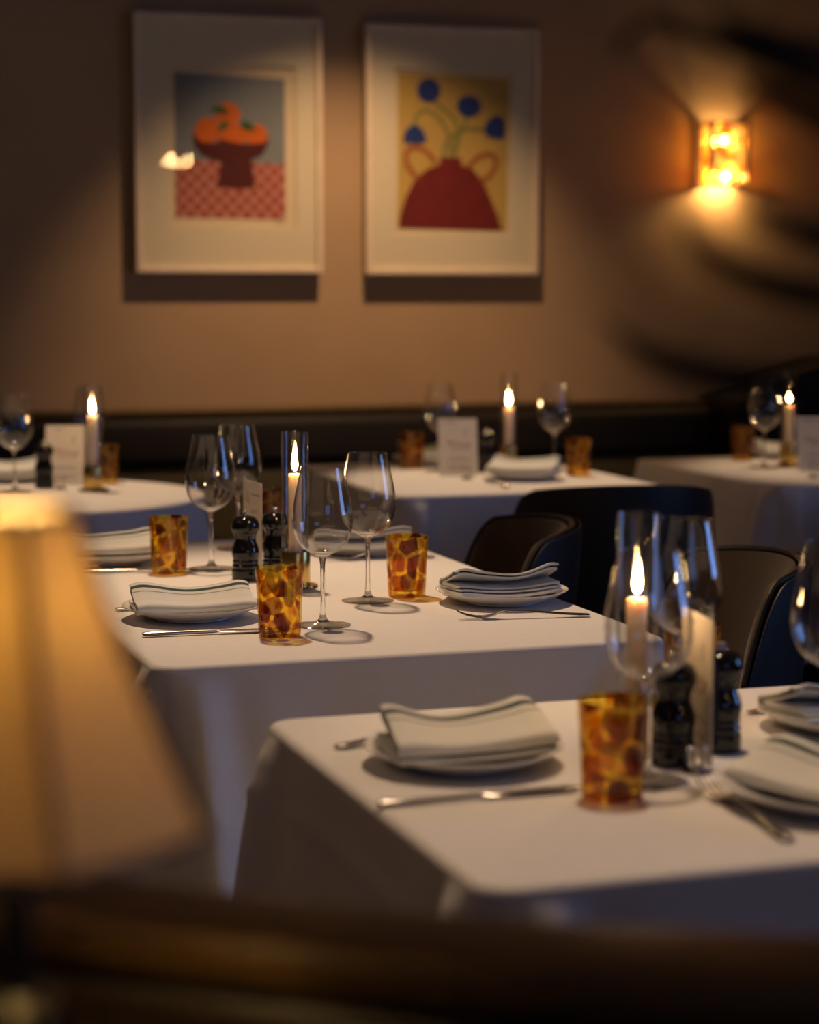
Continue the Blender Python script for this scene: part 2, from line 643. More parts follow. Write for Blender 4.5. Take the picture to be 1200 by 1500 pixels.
T_ = 0.12
W, L = XR - XL, WALL_Y - YF
struct('floor', boxmesh('floor', (XL + W / 2, YF + L / 2, -0.05), (W, L, 0.1), M['floor']))
struct('ceiling', boxmesh('ceiling', (XL + W / 2, YF + L / 2, CEIL + 0.05), (W, L, 0.1), M['ceiling']))
struct('wall_back', boxmesh('wall_back', (XL + W / 2, WALL_Y + T_ / 2, CEIL / 2), (W + 2 * T_, T_, CEIL + .2), M['wall']))
struct('wall_left', boxmesh('wall_left', (XL - T_ / 2, YF + L / 2, CEIL / 2), (T_, L, CEIL + .2), M['wall']))
def window_wall(side, n, c0, c1, z0, z1):
    """a wall with one window; side 'right' runs along y, 'front' along x"""
    if side == 'right':
        a0, a1, pc = YF, WALL_Y, XR + T_ / 2
        mk = lambda bb, lo, hi, zl, zh, th=T_: bb.box((pc, (lo + hi) / 2, (zl + zh) / 2), (th, hi - lo, zh - zl))
    else:
        a0, a1, pc = XL - T_, XR + T_, YF - T_ / 2
        mk = lambda bb, lo, hi, zl, zh, th=T_: bb.box(((lo + hi) / 2, pc, (zl + zh) / 2), (hi - lo, th, zh - zl))
    b = MB()
    mk(b, a0, c0, -.1, CEIL + .1)
    mk(b, c1, a1, -.1, CEIL + .1)
    mk(b, c0, c1, -.1, z0)
    mk(b, c0, c1, z1, CEIL + .1)
    struct('wall_' + side, b.mesh('wall_' + side, M['wall'], smooth=False))
    b = MB()
    for q in (c0, (c0 + c1) / 2 - .03, c1 - .06):
        mk(b, q, q + .06, z0, z1, .07)
    for zz in (z0, z1 - .06):
        mk(b, c0 + .06, c1 - .06, zz, zz + .06, .068)
    wn = struct('window_%d' % n, b.mesh('window_%d' % n, M['whiteframe'], smooth=False))
    b = MB()
    mk(b, c0 + .05, c1 - .05, z0 + .05, z1 - .05, .006)
    link('window_pane', b.mesh('window_pane', M['pane'], smooth=False), wn)


window_wall('right', 1, 0.95, 2.35, 0.9, 2.35)
window_wall('front', 2, 0.3, 2.5, 1.35, 2.55)
struct('baseboard_back', boxmesh('baseboard_back', (XL + W / 2, WALL_Y - .01, .06), (W, .02, .12), M['darkwood']))


# ------------------------------------------------------------------ banquette along the back wall
def rounded_profile(pts, r, seg=5):
    """round the corners of a closed polygon of 2-D points"""
    out = []
    n = len(pts)
    for i in range(n):
        p0, p1, p2 = Vector(pts[i - 1]), Vector(pts[i]), Vector(pts[(i + 1) % n])
        a, c = (p0 - p1), (p2 - p1)
        rr = min(r, a.length * .45, c.length * .45)
        s, e = p1 + a.normalized() * rr, p1 + c.normalized() * rr
        for q in range(seg + 1):
            t = q / seg
            out.append(s * (1 - t) ** 2 + p1 * (2 * t * (1 - t)) + e * t * t)
    return out


def extrude_x(name, pts, x0, x1, r, mm, nx=2):
    b = MB()
    pr = rounded_profile(pts, r)
    b.sweep([[(x0 + (x1 - x0) * i / nx, q.x, q.y) for q in pr] for i in range(nx + 1)])
    return b.mesh(name, mm)


bq = tag(link('banquette', None, None, (0.8, WALL_Y - .31, 0)), 'long dark banquette running the length of the back wall, brass rail on its top', 'banquette')
bx0, bx1 = -3.9, 3.75
link('seat', extrude_x('seat', [(-.27, .30), (-.27, .47), (.16, .46), (.16, .30)], bx0, bx1, .04, M['olive']), bq)
link('base', extrude_x('base', [(-.22, 0), (-.22, .30), (.28, .30), (.28, 0)], bx0, bx1, .005, M['blackleather']), bq)
link('backrest', extrude_x('backrest', [(.12, .46), (.15, .70), (.28, .70), (.28, .46)], bx0, bx1, .03, M['olive']), bq)['label'] = 'olive fabric lower backrest'
link('upper_backrest', extrude_x('upper_backrest', [(.13, .70), (.16, .845), (.285, .845), (.285, .70)], bx0, bx1, .035, M['deepleather']), bq)['label'] = 'dark brown leather upper backrest'
link('top_rail', extrude_x('top_rail', [(.20, .845), (.20, .865), (.30, .865), (.30, .845)], bx0, bx1, .006, M['darkbrass']), bq)['label'] = 'thin dark brass rail'

b = MB()
wp = rounded_profile([(3.05, .45), (3.05, .875), (3.28, .95), (3.45, 1.0), (3.75, 1.02), (3.75, .45)], .05)
b.sweep([[(q.x - .8, yy, q.y) for q in wp] for yy in (-.02, .06, .27)])
link('end_wing', b.mesh('end_wing', M['deepleather']), bq)['label'] = 'raised dark end wing'


# ------------------------------------------------------------------ pictures
def ell(cx, cy, rx, ry, n=36, rot=0.0):
    o = []
    for i in range(n):
        a = 2 * pi * i / n
        x, y = rx * cos(a), ry * sin(a)
        o.append((cx + x * cos(rot) - y * sin(rot), cy + x * sin(rot) + y * cos(rot)))
    return o


class Print:
    """flat printed shapes, layer over layer, on one sheet; x right, z up, y towards the wall"""

    def __init__(self, cx, cy, sx, sy):
        self.b, self.z = MB(), 0.0
        self.k = (cx, cy, sx, sy)

    def q(self, p):
        return ((p[0] - self.k[0]) / self.k[2], (self.k[1] - p[1]) / self.k[3])

    def poly(self, pts, mm):
        self.z -= 0.00025
        self.b.mat(mm)
        pp = [self.q(p) for p in pts]
        self.b.add([(x, self.z, y) for x, y in pp], [tuple(range(len(pp)))])

    def stroke(self, pts, wd, mm):
        self.z -= 0.00025
        self.b.mat(mm)
        P = [Vector(self.q(p)) for p in pts]
        # smooth the line
        S = []
        for i in range(len(P) - 1):
            p0, p1, p2, p3 = P[max(i - 1, 0)], P[i], P[i + 1], P[min(i + 2, len(P) - 1)]
            for u in range(8):
                t = u / 8
                S.append(0.5 * ((2 * p1) + (-p0 + p2) * t + (2 * p0 - 5 * p1 + 4 * p2 - p3) * t * t + (-p0 + 3 * p1 - 3 * p2 + p3) * t ** 3))
        S.append(P[-1])
        vs, fs = [], []
        for i, p in enumerate(S):
            d = (S[min(i + 1, len(S) - 1)] - S[max(i - 1, 0)]).normalized()
            n = Vector((-d.y, d.x)) * wd / 2
            vs += [(p.x + n.x, self.z, p.y + n.y), (p.x - n.x, self.z, p.y - n.y)]
            if i:
                fs.append((2 * i - 2, 2 * i - 1, 2 * i + 1, 2 * i))
        self.b.add(vs, fs)


def picture(cx, cz, w_, h_, pr, opening, label):
    """cx, cz: centre on the wall; opening: (x0, z0, x1, z1) of the mount's window in local metres"""
    r = tag(link('framed_picture', None, None, (cx, WALL_Y - .031, cz)), label, 'picture')
    fw = .018
    b = MB()
    for s in (-1, 1):
        b.box((s * (w_ / 2 - fw / 2), 0, 0), (fw, .032, h_))
        b.box((0, 0, s * (h_ / 2 - fw / 2)), (w_ - 2 * fw, .032, fw))
    bevel(link('frame', b.mesh('frame', M['cream'], smooth=False), r), .002)
    x0, z0, x1, z1 = opening
    b = MB()
    W2, H2 = w_ / 2 - fw, h_ / 2 - fw
    b.box(((-W2 + x0) / 2, 0, 0), (x0 + W2, .004, 2 * H2))
    b.box(((W2 + x1) / 2, 0, 0), (W2 - x1, .004, 2 * H2))
    b.box(((x0 + x1) / 2, 0, (z1 + H2) / 2), (x1 - x0, .004, H2 - z1))
    b.box(((x0 + x1) / 2, 0, (z0 - H2) / 2), (x1 - x0, .004, z0 + H2))
    link('mount', b.mesh('mount', M['mat'], smooth=False), r)
    sheet = boxmesh('paper_sheet', ((x0 + x1) / 2, .005, (z0 + z1) / 2), (x1 - x0 + .02, .003, z1 - z0 + .02), M['paper'])
    sh = link('paper_sheet', sheet, r)
    o = link('artwork', pr.b.mesh('artwork', None, smooth=False, fix=False), sh, (0, .0030, 0))
    link('backing_board', boxmesh('backing_board', (0, .0125, 0), (w_ - 2 * fw, .006, h_ - 2 * fw), M['cream']), r)
    link('glazing', boxmesh('glazing', (0, -.009, 0), (w_ - 2 * fw, .002, h_ - 2 * fw), M['pane']), r)
    return r


pr = Print(332.5, 208.5, 481, 509)
pr.poly([(253, 101), (416, 107), (416, 240), (253, 240)], M['greyblue'])
pr.poly([(253, 232), (416, 236), (416, 320), (253, 318)], M['gingham'])
pr.poly(ell(331, 163, 19, 18), M['orange'])
pr.poly([(326, 205), (345, 205), (366, 232), (371, 272), (343, 275), (314, 271), (321, 232)], M['maroon'])
pr.poly([(279, 192), (281, 210), (291, 224), (312, 233), (335, 236), (358, 233), (380, 224), (390, 209), (392, 192), (386, 198), (370, 205), (340, 208), (300, 205), (285, 198)], M['maroon'])
pr.poly(ell(301, 187, 19, 19), M['orange'])
pr.poly(ell(372, 192, 18, 16), M['orange'])
pr.poly(ell(338, 193, 20, 17), M['orange'])
pr.poly([(280, 204), (316, 206), (318, 200), (356, 207), (390, 203), (386, 216), (340, 222), (290, 216)], M['maroon'])
pr.poly([(305, 157), (313, 150), (324, 150), (334, 161), (322, 162)], M['leafgreen'])
pr.poly([(315, 190), (319, 178), (327, 171), (333, 174), (328, 184)], M['leafgreen'])
pr.poly([(351, 182), (352, 170), (364, 174), (373, 184), (362, 187)], M['leafgreen'])
pr.stroke([(401, 325), (404, 322), (407, 326), (413, 323)], .0016, M['ink'])
a, c = at_y(195, 17, WALL_Y - .035), at_y(466, 400, WALL_Y - .035)
picture((a.x + at_y(470, 28, WALL_Y - .035).x) / 2, (a.z + c.z) / 2, .575, .762, pr, (-.186, -.245, .207, .237),
        'framed print of oranges in a footed dark red bowl on a checked cloth')
pr = Print(661, 218.5, 455, 489)
pr.poly([(581, 102), (747, 107), (744, 338), (580, 334)], M['ochre'])
gs = .011
pr.stroke([(666, 232), (664, 205), (678, 180), (684, 162)], gs, M['stemgreen'])
pr.stroke([(662, 232), (672, 195), (664, 170), (645, 153), (630, 142)], gs, M['stemgreen'])
pr.stroke([(658, 232), (655, 195), (640, 168), (622, 158), (609, 166), (604, 182)], gs, M['stemgreen'])
pr.stroke([(646, 232), (652, 205), (668, 190), (690, 184), (712, 185)], gs, M['stemgreen'])
pr.stroke([(608, 258), (596, 242), (592, 226), (600, 214), (614, 214), (628, 224), (636, 236)], .016, M['handle'])
pr.stroke([(682, 244), (698, 228), (714, 221), (726, 226), (725, 242), (715, 256), (700, 264)], .016, M['handle'])
pr.poly([(581, 333), (584, 314), (592, 288), (604, 264), (622, 246), (643, 237), (643, 227), (674, 227), (675, 238), (692, 244), (708, 264), (720, 290), (731, 316), (736, 336)], M['redvase'])
pr.poly(ell(626, 128, 17, 18), M['blue'])
pr.poly(ell(686, 150, 18, 16), M['blue'])
pr.poly([(588, 206), (590, 192), (597, 182), (606, 179), (615, 184), (621, 195), (623, 205), (606, 207)], M['blue'])
pr.poly([(708, 186), (712, 174), (721, 165), (732, 163), (740, 170), (741, 186), (739, 196), (728, 198), (714, 194)], M['blue'])
a, c = at_y(534, 35, WALL_Y - .035), at_y(784, 402, WALL_Y - .035)
picture((a.x + at_y(790, 45, WALL_Y - .035).x) / 2, (a.z + c.z) / 2, .568, .758, pr, (-.190, -.256, .193, .249),
        'framed print of blue flowers in a two-handled deep red vase')


# ------------------------------------------------------------------ wall sconce
def wall_sconce():
    c = at_y(1051, 228, WALL_Y)
    r = tag(link('wall_sconce', None, None, (c.x, WALL_Y, c.z)), 'lit amber glass box wall light to the right of the pictures', 'wall light')
    hw, hh, dp = .064, .105, .09
    b = MB()
    b.box((0, -.006, 0), (.05, .012, .12))
    bevel(link('backplate', b.mesh('backplate', M['brass'], smooth=False), r), .003)
    b = MB()
    b.tube([(0, -.01, -.03), (0, -.05, -.03)], .007)
    b.tube([(0, -.05, -.055), (0, -.05, .05)], .006)
    link('lamp_holder', b.mesh('lamp_holder', M['brass']), r)
    g = .011

    def panel(c0, s):
        bb = MB()
        bb.box(c0, s)
        o = bevel(link('glass_panel', bb.mesh('glass_panel', M['sconce'], smooth=False), r), .003)
    panel((0, -dp, 0), (2 * hw - 2 * g, .008, 2 * hh - 2 * g))
    for s in (-1, 1):
        panel((s * hw, -dp / 2 - .006, 0), (.008, dp - .02, 2 * hh - 2 * g))
    b = MB()
    for sx in (-1, 1):
        for yy in (-dp, -.012):
            b.box((sx * hw, yy, 0), (.012, .012, 2 * hh))
    for sz in (-1, 1):
        b.box((0, -dp, sz * (hh - .006)), (2 * hw - .016, .012, .012))
        for sx in (-1, 1):
            b.box((sx * hw, -dp / 2, sz * (hh - .006)), (.012, dp - .02, .012))
    bevel(link('cage', b.mesh('cage', M['brass'], smooth=False), r), .002)['label'] = 'brass edge bars'
    for zz, rr in ((-.078, .019), (.045, .012)):
        b = MB()
        b.lathe([(rr * sin(pi * i / 12) + 1e-4, -rr * cos(pi * i / 12)) for i in range(13)], 16, Matrix.Translation((0, -.05, zz)))
        link('bulb', b.mesh('bulb', M['bulb']), r)


wall_sconce()

# ------------------------------------------------------------------ tables and cloths
ZT = 0.75


def table(cx, cy, w_, l_, label, rnd=False):
    r = tag(link('dining_table', None, None, (cx, cy, 0)), label, 'table')
    b = MB()
    if rnd:
        b.lathe([(w_ / 2 - .012, .715), (w_ / 2 - .008, .72), (w_ / 2 - .008, .74), (w_ / 2 - .012, .7455)], 64)
    else:
        b.box((0, 0, .7305), (w_ - .05, l_ - .05, .03))
    link('table_top', b.mesh('table_top', M['darkwood'], smooth=rnd), r)
    b = MB()
    b.lathe([(.035, .02), (.035, .71), (.10, .7155)], 24)
    link('column', b.mesh('column', M['blackmetal']), r)
    b = MB()
    b.lathe([(.21, 0), (.21, .012), (.05, .03), (.02, .05)], 32)
    link('foot', b.mesh('foot', M['blackmetal']), r)
    return r


def cloth(cx, cy, w_, l_, label, drop=.36, corner_extra=.10, seed=0, rc=.035, folds=(), rnd=False, nfold=9, crease=.06, right_up=0.0):
    """a white cloth: flat top, soft edge, sides hanging with folds gathered at the corners"""
    rnd_ = random.Random(seed)
    per = []  # (point, normal, corner weight, signed position from corner)
    if rnd:
        N = 360
        R = w_ / 2
        for i in range(N):
            a = 2 * pi * i / N
            per.append((Vector((R * cos(a), R * sin(a))), Vector((cos(a), sin(a))), a * R, None))
        total = 2 * pi * R
        corners = []
    else:
        hw, hl = w_ / 2, l_ / 2
        s = 0.0
        corners = []
        cs = [(hw - rc, -hl + rc, -pi / 2), (hw - rc, hl - rc, 0), (-hw + rc, hl - rc, pi / 2), (-hw + rc, -hl + rc, pi)]
        step = .008
        for ci, (x, y, a0) in enumerate(cs):
            n = 14
            for i in range(n + 1):
                a = a0 + (pi / 2) * i / n
                per.append((Vector((x + rc * cos(a), y + rc * sin(a))), Vector((cos(a), sin(a))), s + rc * (pi / 2) * i / n, ci))
            corners.append(s + rc * pi / 4)
            s += rc * pi / 2
            nx_ = cs[(ci + 1) % 4]
            a = a0 + pi / 2
            p0 = Vector((x + rc * cos(a), y + rc * sin(a)))
            p1 = Vector((nx_[0] + rc * cos(nx_[2]), nx_[1] + rc * sin(nx_[2])))
            ln = (p1 - p0).length
            m_ = int(ln / step)
            for i in range(1, m_):
                per.append((p0 + (p1 - p0) * (i / m_), Vector((cos(a), sin(a))), s + ln * i / m_, ci))
            s += ln
        total = s
    ph = [rnd_.uniform(0, 6.28) for _ in range(6)]
    NJ = 34
    rb = .010

    def off_drop(sv, t):
        o, e = 0.0, 0.0
        if rnd:
            u = sv / total
            wv = cos(2 * pi * nfold * u + ph[0]) * .5 + .5
            o = t ** 0.8 * (.012 + .050 * wv ** 2.2 - .012 * (1 - wv)) + t * .008 * sin(2 * pi * 3 * u + ph[1])
            e = .0
        else:
            o = t * (.022 + .009 * sin(2 * pi * sv / .37 + ph[0]) + .007 * sin(2 * pi * sv / .19 + ph[1]) + .004 * sin(2 * pi * sv / .11 + ph[2]) * t)
            for ci, c in enumerate(corners):
                ds = (sv - c + total / 2) % total - total / 2
                wv = exp(-(ds / .085) ** 2)
                o += t ** .5 * wv * (.035 + .055 * (-cos(2 * pi * ds / (.10 + .05 * t))))
                o += t * exp(-(ds / .035) ** 2) * .020
                e += corner_extra * exp(-(abs(ds) / .10) ** 1.6)
        return o, e

    rings = []
    for j in range(NJ + 1):
        ring = []
        for (pt, nr, sv, ci) in per:
            if j <= 5:
                a = (pi / 2) * j / 5
                q = pt + nr * (rb * sin(a) - rb)
                z = -rb + rb * cos(a)
            else:
                t = (j - 5) / (NJ - 5)
                o, e = off_drop(sv, t)
                d = (drop + e * (1 if nr.x < .3 else .5) - right_up * max(0, nr.x) - rb) * t
                if crease:
                    o += .0035 * exp(-((d - crease) / .004) ** 2)
                q = pt + nr * o
                z = -rb - d
            ring.append((q.x, q.y, z))
        rings.append(ring)
    b = MB()
    n = len(per)
    vs = [p for r_ in rings for p in r_]
    fs = []
    for j in range(NJ):
        for i in range(n):
            i2 = (i + 1) % n
            fs.append((j * n + i, (j + 1) * n + i, (j + 1) * n + i2, j * n + i2))
    base = len(vs)
    facs = [.985, .95, .88, .75, .55, .3]
    prev = 0
    for f_ in facs:
        st = len(vs)
        for (pt, nr, sv, ci) in per:
            q = (pt - nr * rb) * f_
            h = .0006 * noise.noise(Vector((q.x * 9 + seed * 3, q.y * 9, 1.7))) - .0003
            vs.append((q.x, q.y, min(0, h)))
        for i in range(n):
            i2 = (i + 1) % n
            fs.append((prev + i, prev + i2, st + i2, st + i))
        prev = st
    vs.append((0, 0, 0))
    for i in range(n):
        fs.append((prev + i, prev + (i + 1) % n, len(vs) - 1))
    b.add(vs, fs)
    me = b.mesh('tablecloth', M['cloth'])
    for pl in me.polygons:
        pl.use_smooth = True
    o = tag(link('tablecloth', me, None, (cx, cy, ZT)), label, 'tablecloth', 'white tablecloths')
    sm = o.modifiers.new('thickness', 'SOLIDIFY')
    sm.thickness, sm.offset = .0015, -1
    return o


AX0, AX1, AY0, AY1 = .528, 1.255, 2.635, 3.96
BX0, BX1, BY0, BY1 = .580, 1.285, 1.568, 2.287
CX0, CX1, CY0, CY1 = 1.50, 2.205, 4.635, 5.52
DX0, DX1, DY0, DY1 = 2.455, 3.16, 4.58, 5.42
def put_table(x0, x1, y0, y1, tl, cl, **kw):
    table((x0 + x1) / 2, (y0 + y1) / 2, x1 - x0, y1 - y0, tl)
    cloth((x0 + x1) / 2, (y0 + y1) / 2, x1 - x0, y1 - y0, cl, **kw)


put_table(BX0, BX1, BY0, BY1, 'square pedestal table hidden under the nearest white cloth', 'nearest white tablecloth, blurred, with three place settings on it', seed=1, drop=.36)
put_table(AX0, AX1, AY0, AY1, 'long pedestal table hidden under the sharp middle white cloth', 'sharp white tablecloth on the long middle table with four wine glasses', seed=2, drop=.34, corner_extra=.06, right_up=.09)
put_table(CX0, CX1, CY0, CY1, 'pedestal table hidden under the white cloth below the flower print', 'white tablecloth of the small banquette table behind the two velvet chairs', seed=3, rc=.03)
put_table(DX0, DX1, DY0, DY1, 'pedestal table hidden under the white cloth cut by the right edge', 'white tablecloth of the banquette table below the wall light', seed=4, rc=.03)
ec = at(35, 725)
table(ec.x, ec.y, .84, .84, 'round pedestal table hidden under the scalloped white cloth', True)
cloth(ec.x, ec.y, .84, .84, 'white cloth hanging in scallops from the round table at left', seed=5, rnd=True, nfold=9, crease=0)


# ------------------------------------------------------------------ table ware prototypes
def catmull(pts, n=6):
    P = [Vector(p) for p in pts]
    S = []
    for i in range(len(P) - 1):
        p0, p1, p2, p3 = P[max(i - 1, 0)], P[i], P[i + 1], P[min(i + 2, len(P) - 1)]
        for u in range(n):
            t = u / n
            S.append(0.5 * ((2 * p1) + (-p0 + p2) * t + (2 * p0 - 5 * p1 + 4 * p2 - p3) * t * t + (-p0 + 3 * p1 - 3 * p2 + p3) * t ** 3))
    S.append(P[-1])
    return [tuple(q) for q in S]


def make_wine_glass():
    outer = catmull([(.006, .1005), (.013, .1035), (.0235, .1095), (.034, .1195), (.0405, .132), (.0435, .147), (.0432, .162), (.0412, .177), (.0360, .203), (.0305, .230)], 5)
    inner = [(max(r - .0011, .0008), z + (.0011 if z < .12 else .0004)) for r, z in outer]
    inner[-1] = (outer[-1][0] - .0009, outer[-1][1])
    b = MB()
    rim = [(outer[-1][0] - .0002, .2306), (outer[-1][0] - .0007, .2306)]
    b.lathe(outer + rim + inner[::-1], 64, cap0=True, cap1=True)
    bowl = b.mesh('bowl', M['glass'])
    b = MB()
    b.lathe(catmull([(.0105, .0065), (.0062, .0105), (.0040, .020), (.0034, .045), (.0034, .080), (.0042, .093), (.0062, .1000), (.0100, .1022), (.0150, .1048), (.0120, .1056), (.0040, .1050)], 5), 28)
    stem = b.mesh('stem', M['solid'])
    b = MB()
    b.lathe(catmull([(.0395, .0004), (.0405, .0010), (.0400, .0018), (.030, .0032), (.018, .0050), (.0108, .0068)], 4), 56)
    foot = b.mesh('foot', M['footglass'])
    return Proto('wine_glass', 'wine glass', [('bowl', bowl, None, None), ('stem', stem, None, None), ('foot', foot, None, None)])


def make_tumbler():
    outer = catmull([(.0275, .0003), (.0292, .002), (.0298, .012), (.0312, .045), (.0330, .080), (.0340, .094)], 6)
    inner = catmull([(.0315, .0945), (.0306, .080), (.0288, .045), (.0274, .016), (.0240, .0095), (.0010, .0085)], 6)
    b = MB()
    b.lathe(outer + [(.0336, .0955), (.0325, .0958)] + inner, 56)
    # slightly lumpy hand-made walls
    for i, p in enumerate(b.v):
        a = atan2(p.y, p.x)
        q = 1 + .012 * noise.noise(Vector((cos(a) * 2.2, sin(a) * 2.2, p.z * 55)))
        b.v[i] = Vector((p.x * q, p.y * q, p.z))
    return Proto('tumbler', 'tumbler', [], b.mesh('tumbler', M['amber']))


def make_mill():
    b = MB()
    b.lathe(catmull([(.0225, 0), (.0228, .001), (.0228, .0165), (.0222, .0175), (.0214, .0185), (.0216, .0215), (.0222, .0235), (.0214, .0255), (.0205, .0275), (.0212, .0295), (.0214, .0315),
                     (.0205, .0335), (.0212, .0375), (.0227, .044), (.0222, .051), (.0200, .058), (.0178, .064), (.0172, .0685), (.0180, .0735), (.0196, .0775), (.0200, .0785)], 3), 44)
    body = b.mesh('body', M['blackgloss'])
    b = MB()
    b.lathe(catmull([(.0196, .0788), (.0206, .0800), (.0228, .0835), (.0235, .0885), (.0228, .0945), (.0200, .1005), (.0150, .1045), (.0085, .1065), (.0050, .1070)], 4), 44)
    head = b.mesh('head', M['blackgloss'])
    b = MB()
    b.lathe(catmull([(.0048, .1068), (.0036, .1085), (.0034, .1105), (.0052, .1128), (.0050, .1142), (.0030, .1150)], 3), 20)
    knob = b.mesh('knob', M['chrome'])
    return Proto('pepper_mill', 'pepper mill', [('body', body, None, None), ('head', head, None, None), ('knob', knob, None, 'small steel knob')])


def make_holder():
    b = MB()
    b.lathe([(.036, 0), (.037, .0015), (.036, .004), (.026, .0055)], 44)
    disc = b.mesh('base_disc', M['brass'])
    b = MB()
    b.lathe([(.0235, .0055), (.0240, .007), (.0240, .058), (.0235, .0592), (.0228, .0592), (.0226, .058), (.0226, .012), (.001, .012)], 44)
    cup = b.mesh('cup', M['brass'])
    b = MB()
    b.lathe([(.0221, .0125), (.0221, .2515), (.0217, .2522), (.0209, .2522), (.0206, .2515), (.0206, .0125)], 56, cap0=False, cap1=False)
    n0 = len(b.v)
    tube = b.mesh('glass_tube', M['tube'])
    return Proto('candle_holder', 'candle holder', [('base_disc', disc, None, None), ('cup', cup, None, 'brass cup'), ('glass_tube', tube, None, 'clear glass chimney')])


def make_candle(top, seed):
    r_ = random.Random(seed)
    b = MB()
    b.lathe([(.0105, 0), (.0108, .002), (.0108, top - .003), (.0102, top - .0006), (.0088, top), (.006, top - .0014), (.0012, top - .002)], 32)
    wax = b.mesh('wax', M['wax'])
    b = MB()
    b.tube([(0, 0, top - .004), (.0003, 0, top + .003), (.0012, 0, top + .007)], [.0008, .0008, .0006], 8)
    wick = b.mesh('wick', M['wick'])
    b = MB()
    pr_ = catmull([(.0006, 0), (.0028, .004), (.0044, .010), (.0042, .017), (.0028, .025), (.0013, .032), (.0002, .037)], 3)
    b.lathe(pr_, 20)
    lean = r_.uniform(-.002, .002)
    for i, p in enumerate(b.v):
        t = p.z / .037
        b.v[i] = Vector((p.x + lean * t * t, p.y, p.z + top + .003))
    fl = b.mesh('flame', M['flame'])
    return Proto('candle', 'candle', [('wax', wax, None, None), ('wick', wick, None, None), ('flame', fl, None, 'lit white flame')])


def make_plate():
    b = MB()
    b.lathe(catmull([(.055, .0004), (.058, .0015), (.060, .0035), (.078, .0085), (.094, .0155), (.1015, .0198), (.1022, .0208), (.1012, .0213), (.093, .0180), (.076, .0112), (.060, .0068), (.040, .0056), (.0012, .0054)], 4), 72)
    return Proto('plate', 'plate', [], b.mesh('plate', M['porcelain']))


def make_napkin(seed):
    """a napkin folded over into a long wedge: an open outer fold over an inner fold, sagging in the middle, ends lifted"""
    r_ = random.Random(seed)
    b = MB()
    uvs = []
    NL = 40
    length = .176
    lift0, lift1 = .003 + .002 * (seed % 2), .007 + .001 * seed

    BASE = .0075 if seed else 0.0

    def place(u, y, z, top):
        e = 2 * u - 1
        sag = lift0 * max(0, -e) ** 2 + lift1 * max(0, e) ** 2
        far = (y + .045) / .09
        z2 = z * (1 - .24 * (1 - e * e)) + sag * (.35 + .65 * far) + (.0016 * sin(6.3 * u + seed * 1.7) + .0010 * sin(11 * u + seed)) * z / .03
        z2 *= 1 - .22 * max(0, (e - .72) / .28) ** 2 - .12 * max(0, (-e - .75) / .25) ** 2
        z2 += BASE
        y2 = y + .003 * sin(4 * u + seed) + .004 * e * (1 if seed % 2 else -1) - .004 * (1 - e * e) * far
        x = e * length / 2 * (1 - .05 * far * (seed % 2)) + .003 * sin(40 * y + seed)
        return (x, y2, z2)

    def fold(path, thick_closed=True, cap=False):
        # resample the closed outline finely
        out = []
        n = len(path)
        for i in range(n):
            p, q = Vector(path[i]), Vector(path[(i + 1) % n])
            m_ = max(1, int((q - p).length / .0022))
            for k_ in range(m_):
                out.append(p + (q - p) * k_ / m_)
        rings = []
        for j_ in range(NL + 1):
            u = j_ / NL
            ring = []
            for q in out:
                ring.append(place(u, q.x, q.y, True))
                uvs.append((u, min(1, max(0, (.036 - q.x) / .08)) if q.y > .0185 + .37 * max(0, q.x + .012) else 1.0))
            rings.append(ring)
        b.sweep(rings, caps=cap)
        if not cap:
            # close the two thin end rims
            st_ = len(b.v) - len(out) * (NL + 1)
            h_ = len(out) // 2
    arc = lambda cy, cz, r, a0, a1, k_=6: [(cy + r * cos(radians(a0 + (a1 - a0) * i / k_)), cz + r * sin(radians(a0 + (a1 - a0) * i / k_))) for i in range(k_ + 1)]
    outer = [(.042, .0)] + arc(-.040, .0085, .0085, 270, 110, 8) + [(-.024, .0200), (-.004, .0262), (.016, .0345), (.026, .0380), (.032, .0384)]
    inner = [(.032, .0350), (.026, .0346), (.016, .0308), (-.004, .0225), (-.024, .0165)] + arc(-.039, .0085, .0050, 110, 270, 8) + [(.042, .0034)]
    fold(outer + inner, cap=True)
    mid = [(.036, .0052)] + arc(-.030, .0085, .0036, 270, 100, 6) + [(-.018, .0150), (.004, .0220), (.026, .0308), (.027, .0274), (.004, .0185), (-.018, .0118), (.036, .0090)]
    fold(mid, cap=True)
    if seed:
        BASE = 0.0
        fold([(.046, .0012)] + arc(-.046, .0042, .0036, 270, 90, 6) + [(.046, .0066)], cap=True)
    me = b.mesh('napkin', M['napkin'])
    ul = me.uv_layers.new(name='UVMap')
    for lp in me.loops:
        ul.data[lp.index].uv = uvs[lp.vertex_index]
    me.set_sharp_from_angle(angle=radians(70))
    return Proto('napkin', 'napkin', [], me)


def flat_sweep(stations, n=14):
    """stations: (x, half width, z centre, half thickness)"""
    rings = []
    for x, hw_, z, ht in stations:
        rings.append([(x, hw_ * cos(2 * pi * q / n), z + ht * sin(2 * pi * q / n)) for q in range(n)])
    b = MB()
    b.sweep(rings)
    return b


def make_knife():
    h = flat_sweep([(-.105, .001, .0035, .0008), (-.104, .0045, .0035, .0022), (-.098, .0056, .0036, .0030), (-.07, .0050, .0036, .0030), (-.03, .0040, .0036, .0028), (-.005, .0036, .0036, .0026), (.002, .0036, .0036, .002)])
    bl = flat_sweep([(-.002, .0030, .0036, .0015), (.006, .0070, .0036, .0011), (.03, .0092, .0036, .0009), (.07, .0098, .0034, .0008), (.092, .0086, .0032, .0007), (.103, .0048, .0031, .0005), (.106, .001, .0031, .0003)])
    return Proto('table_knife', 'knife', [('handle', h.mesh('handle', M['steel']), None, None), ('blade', bl.mesh('blade', M['steel']), None, None)])


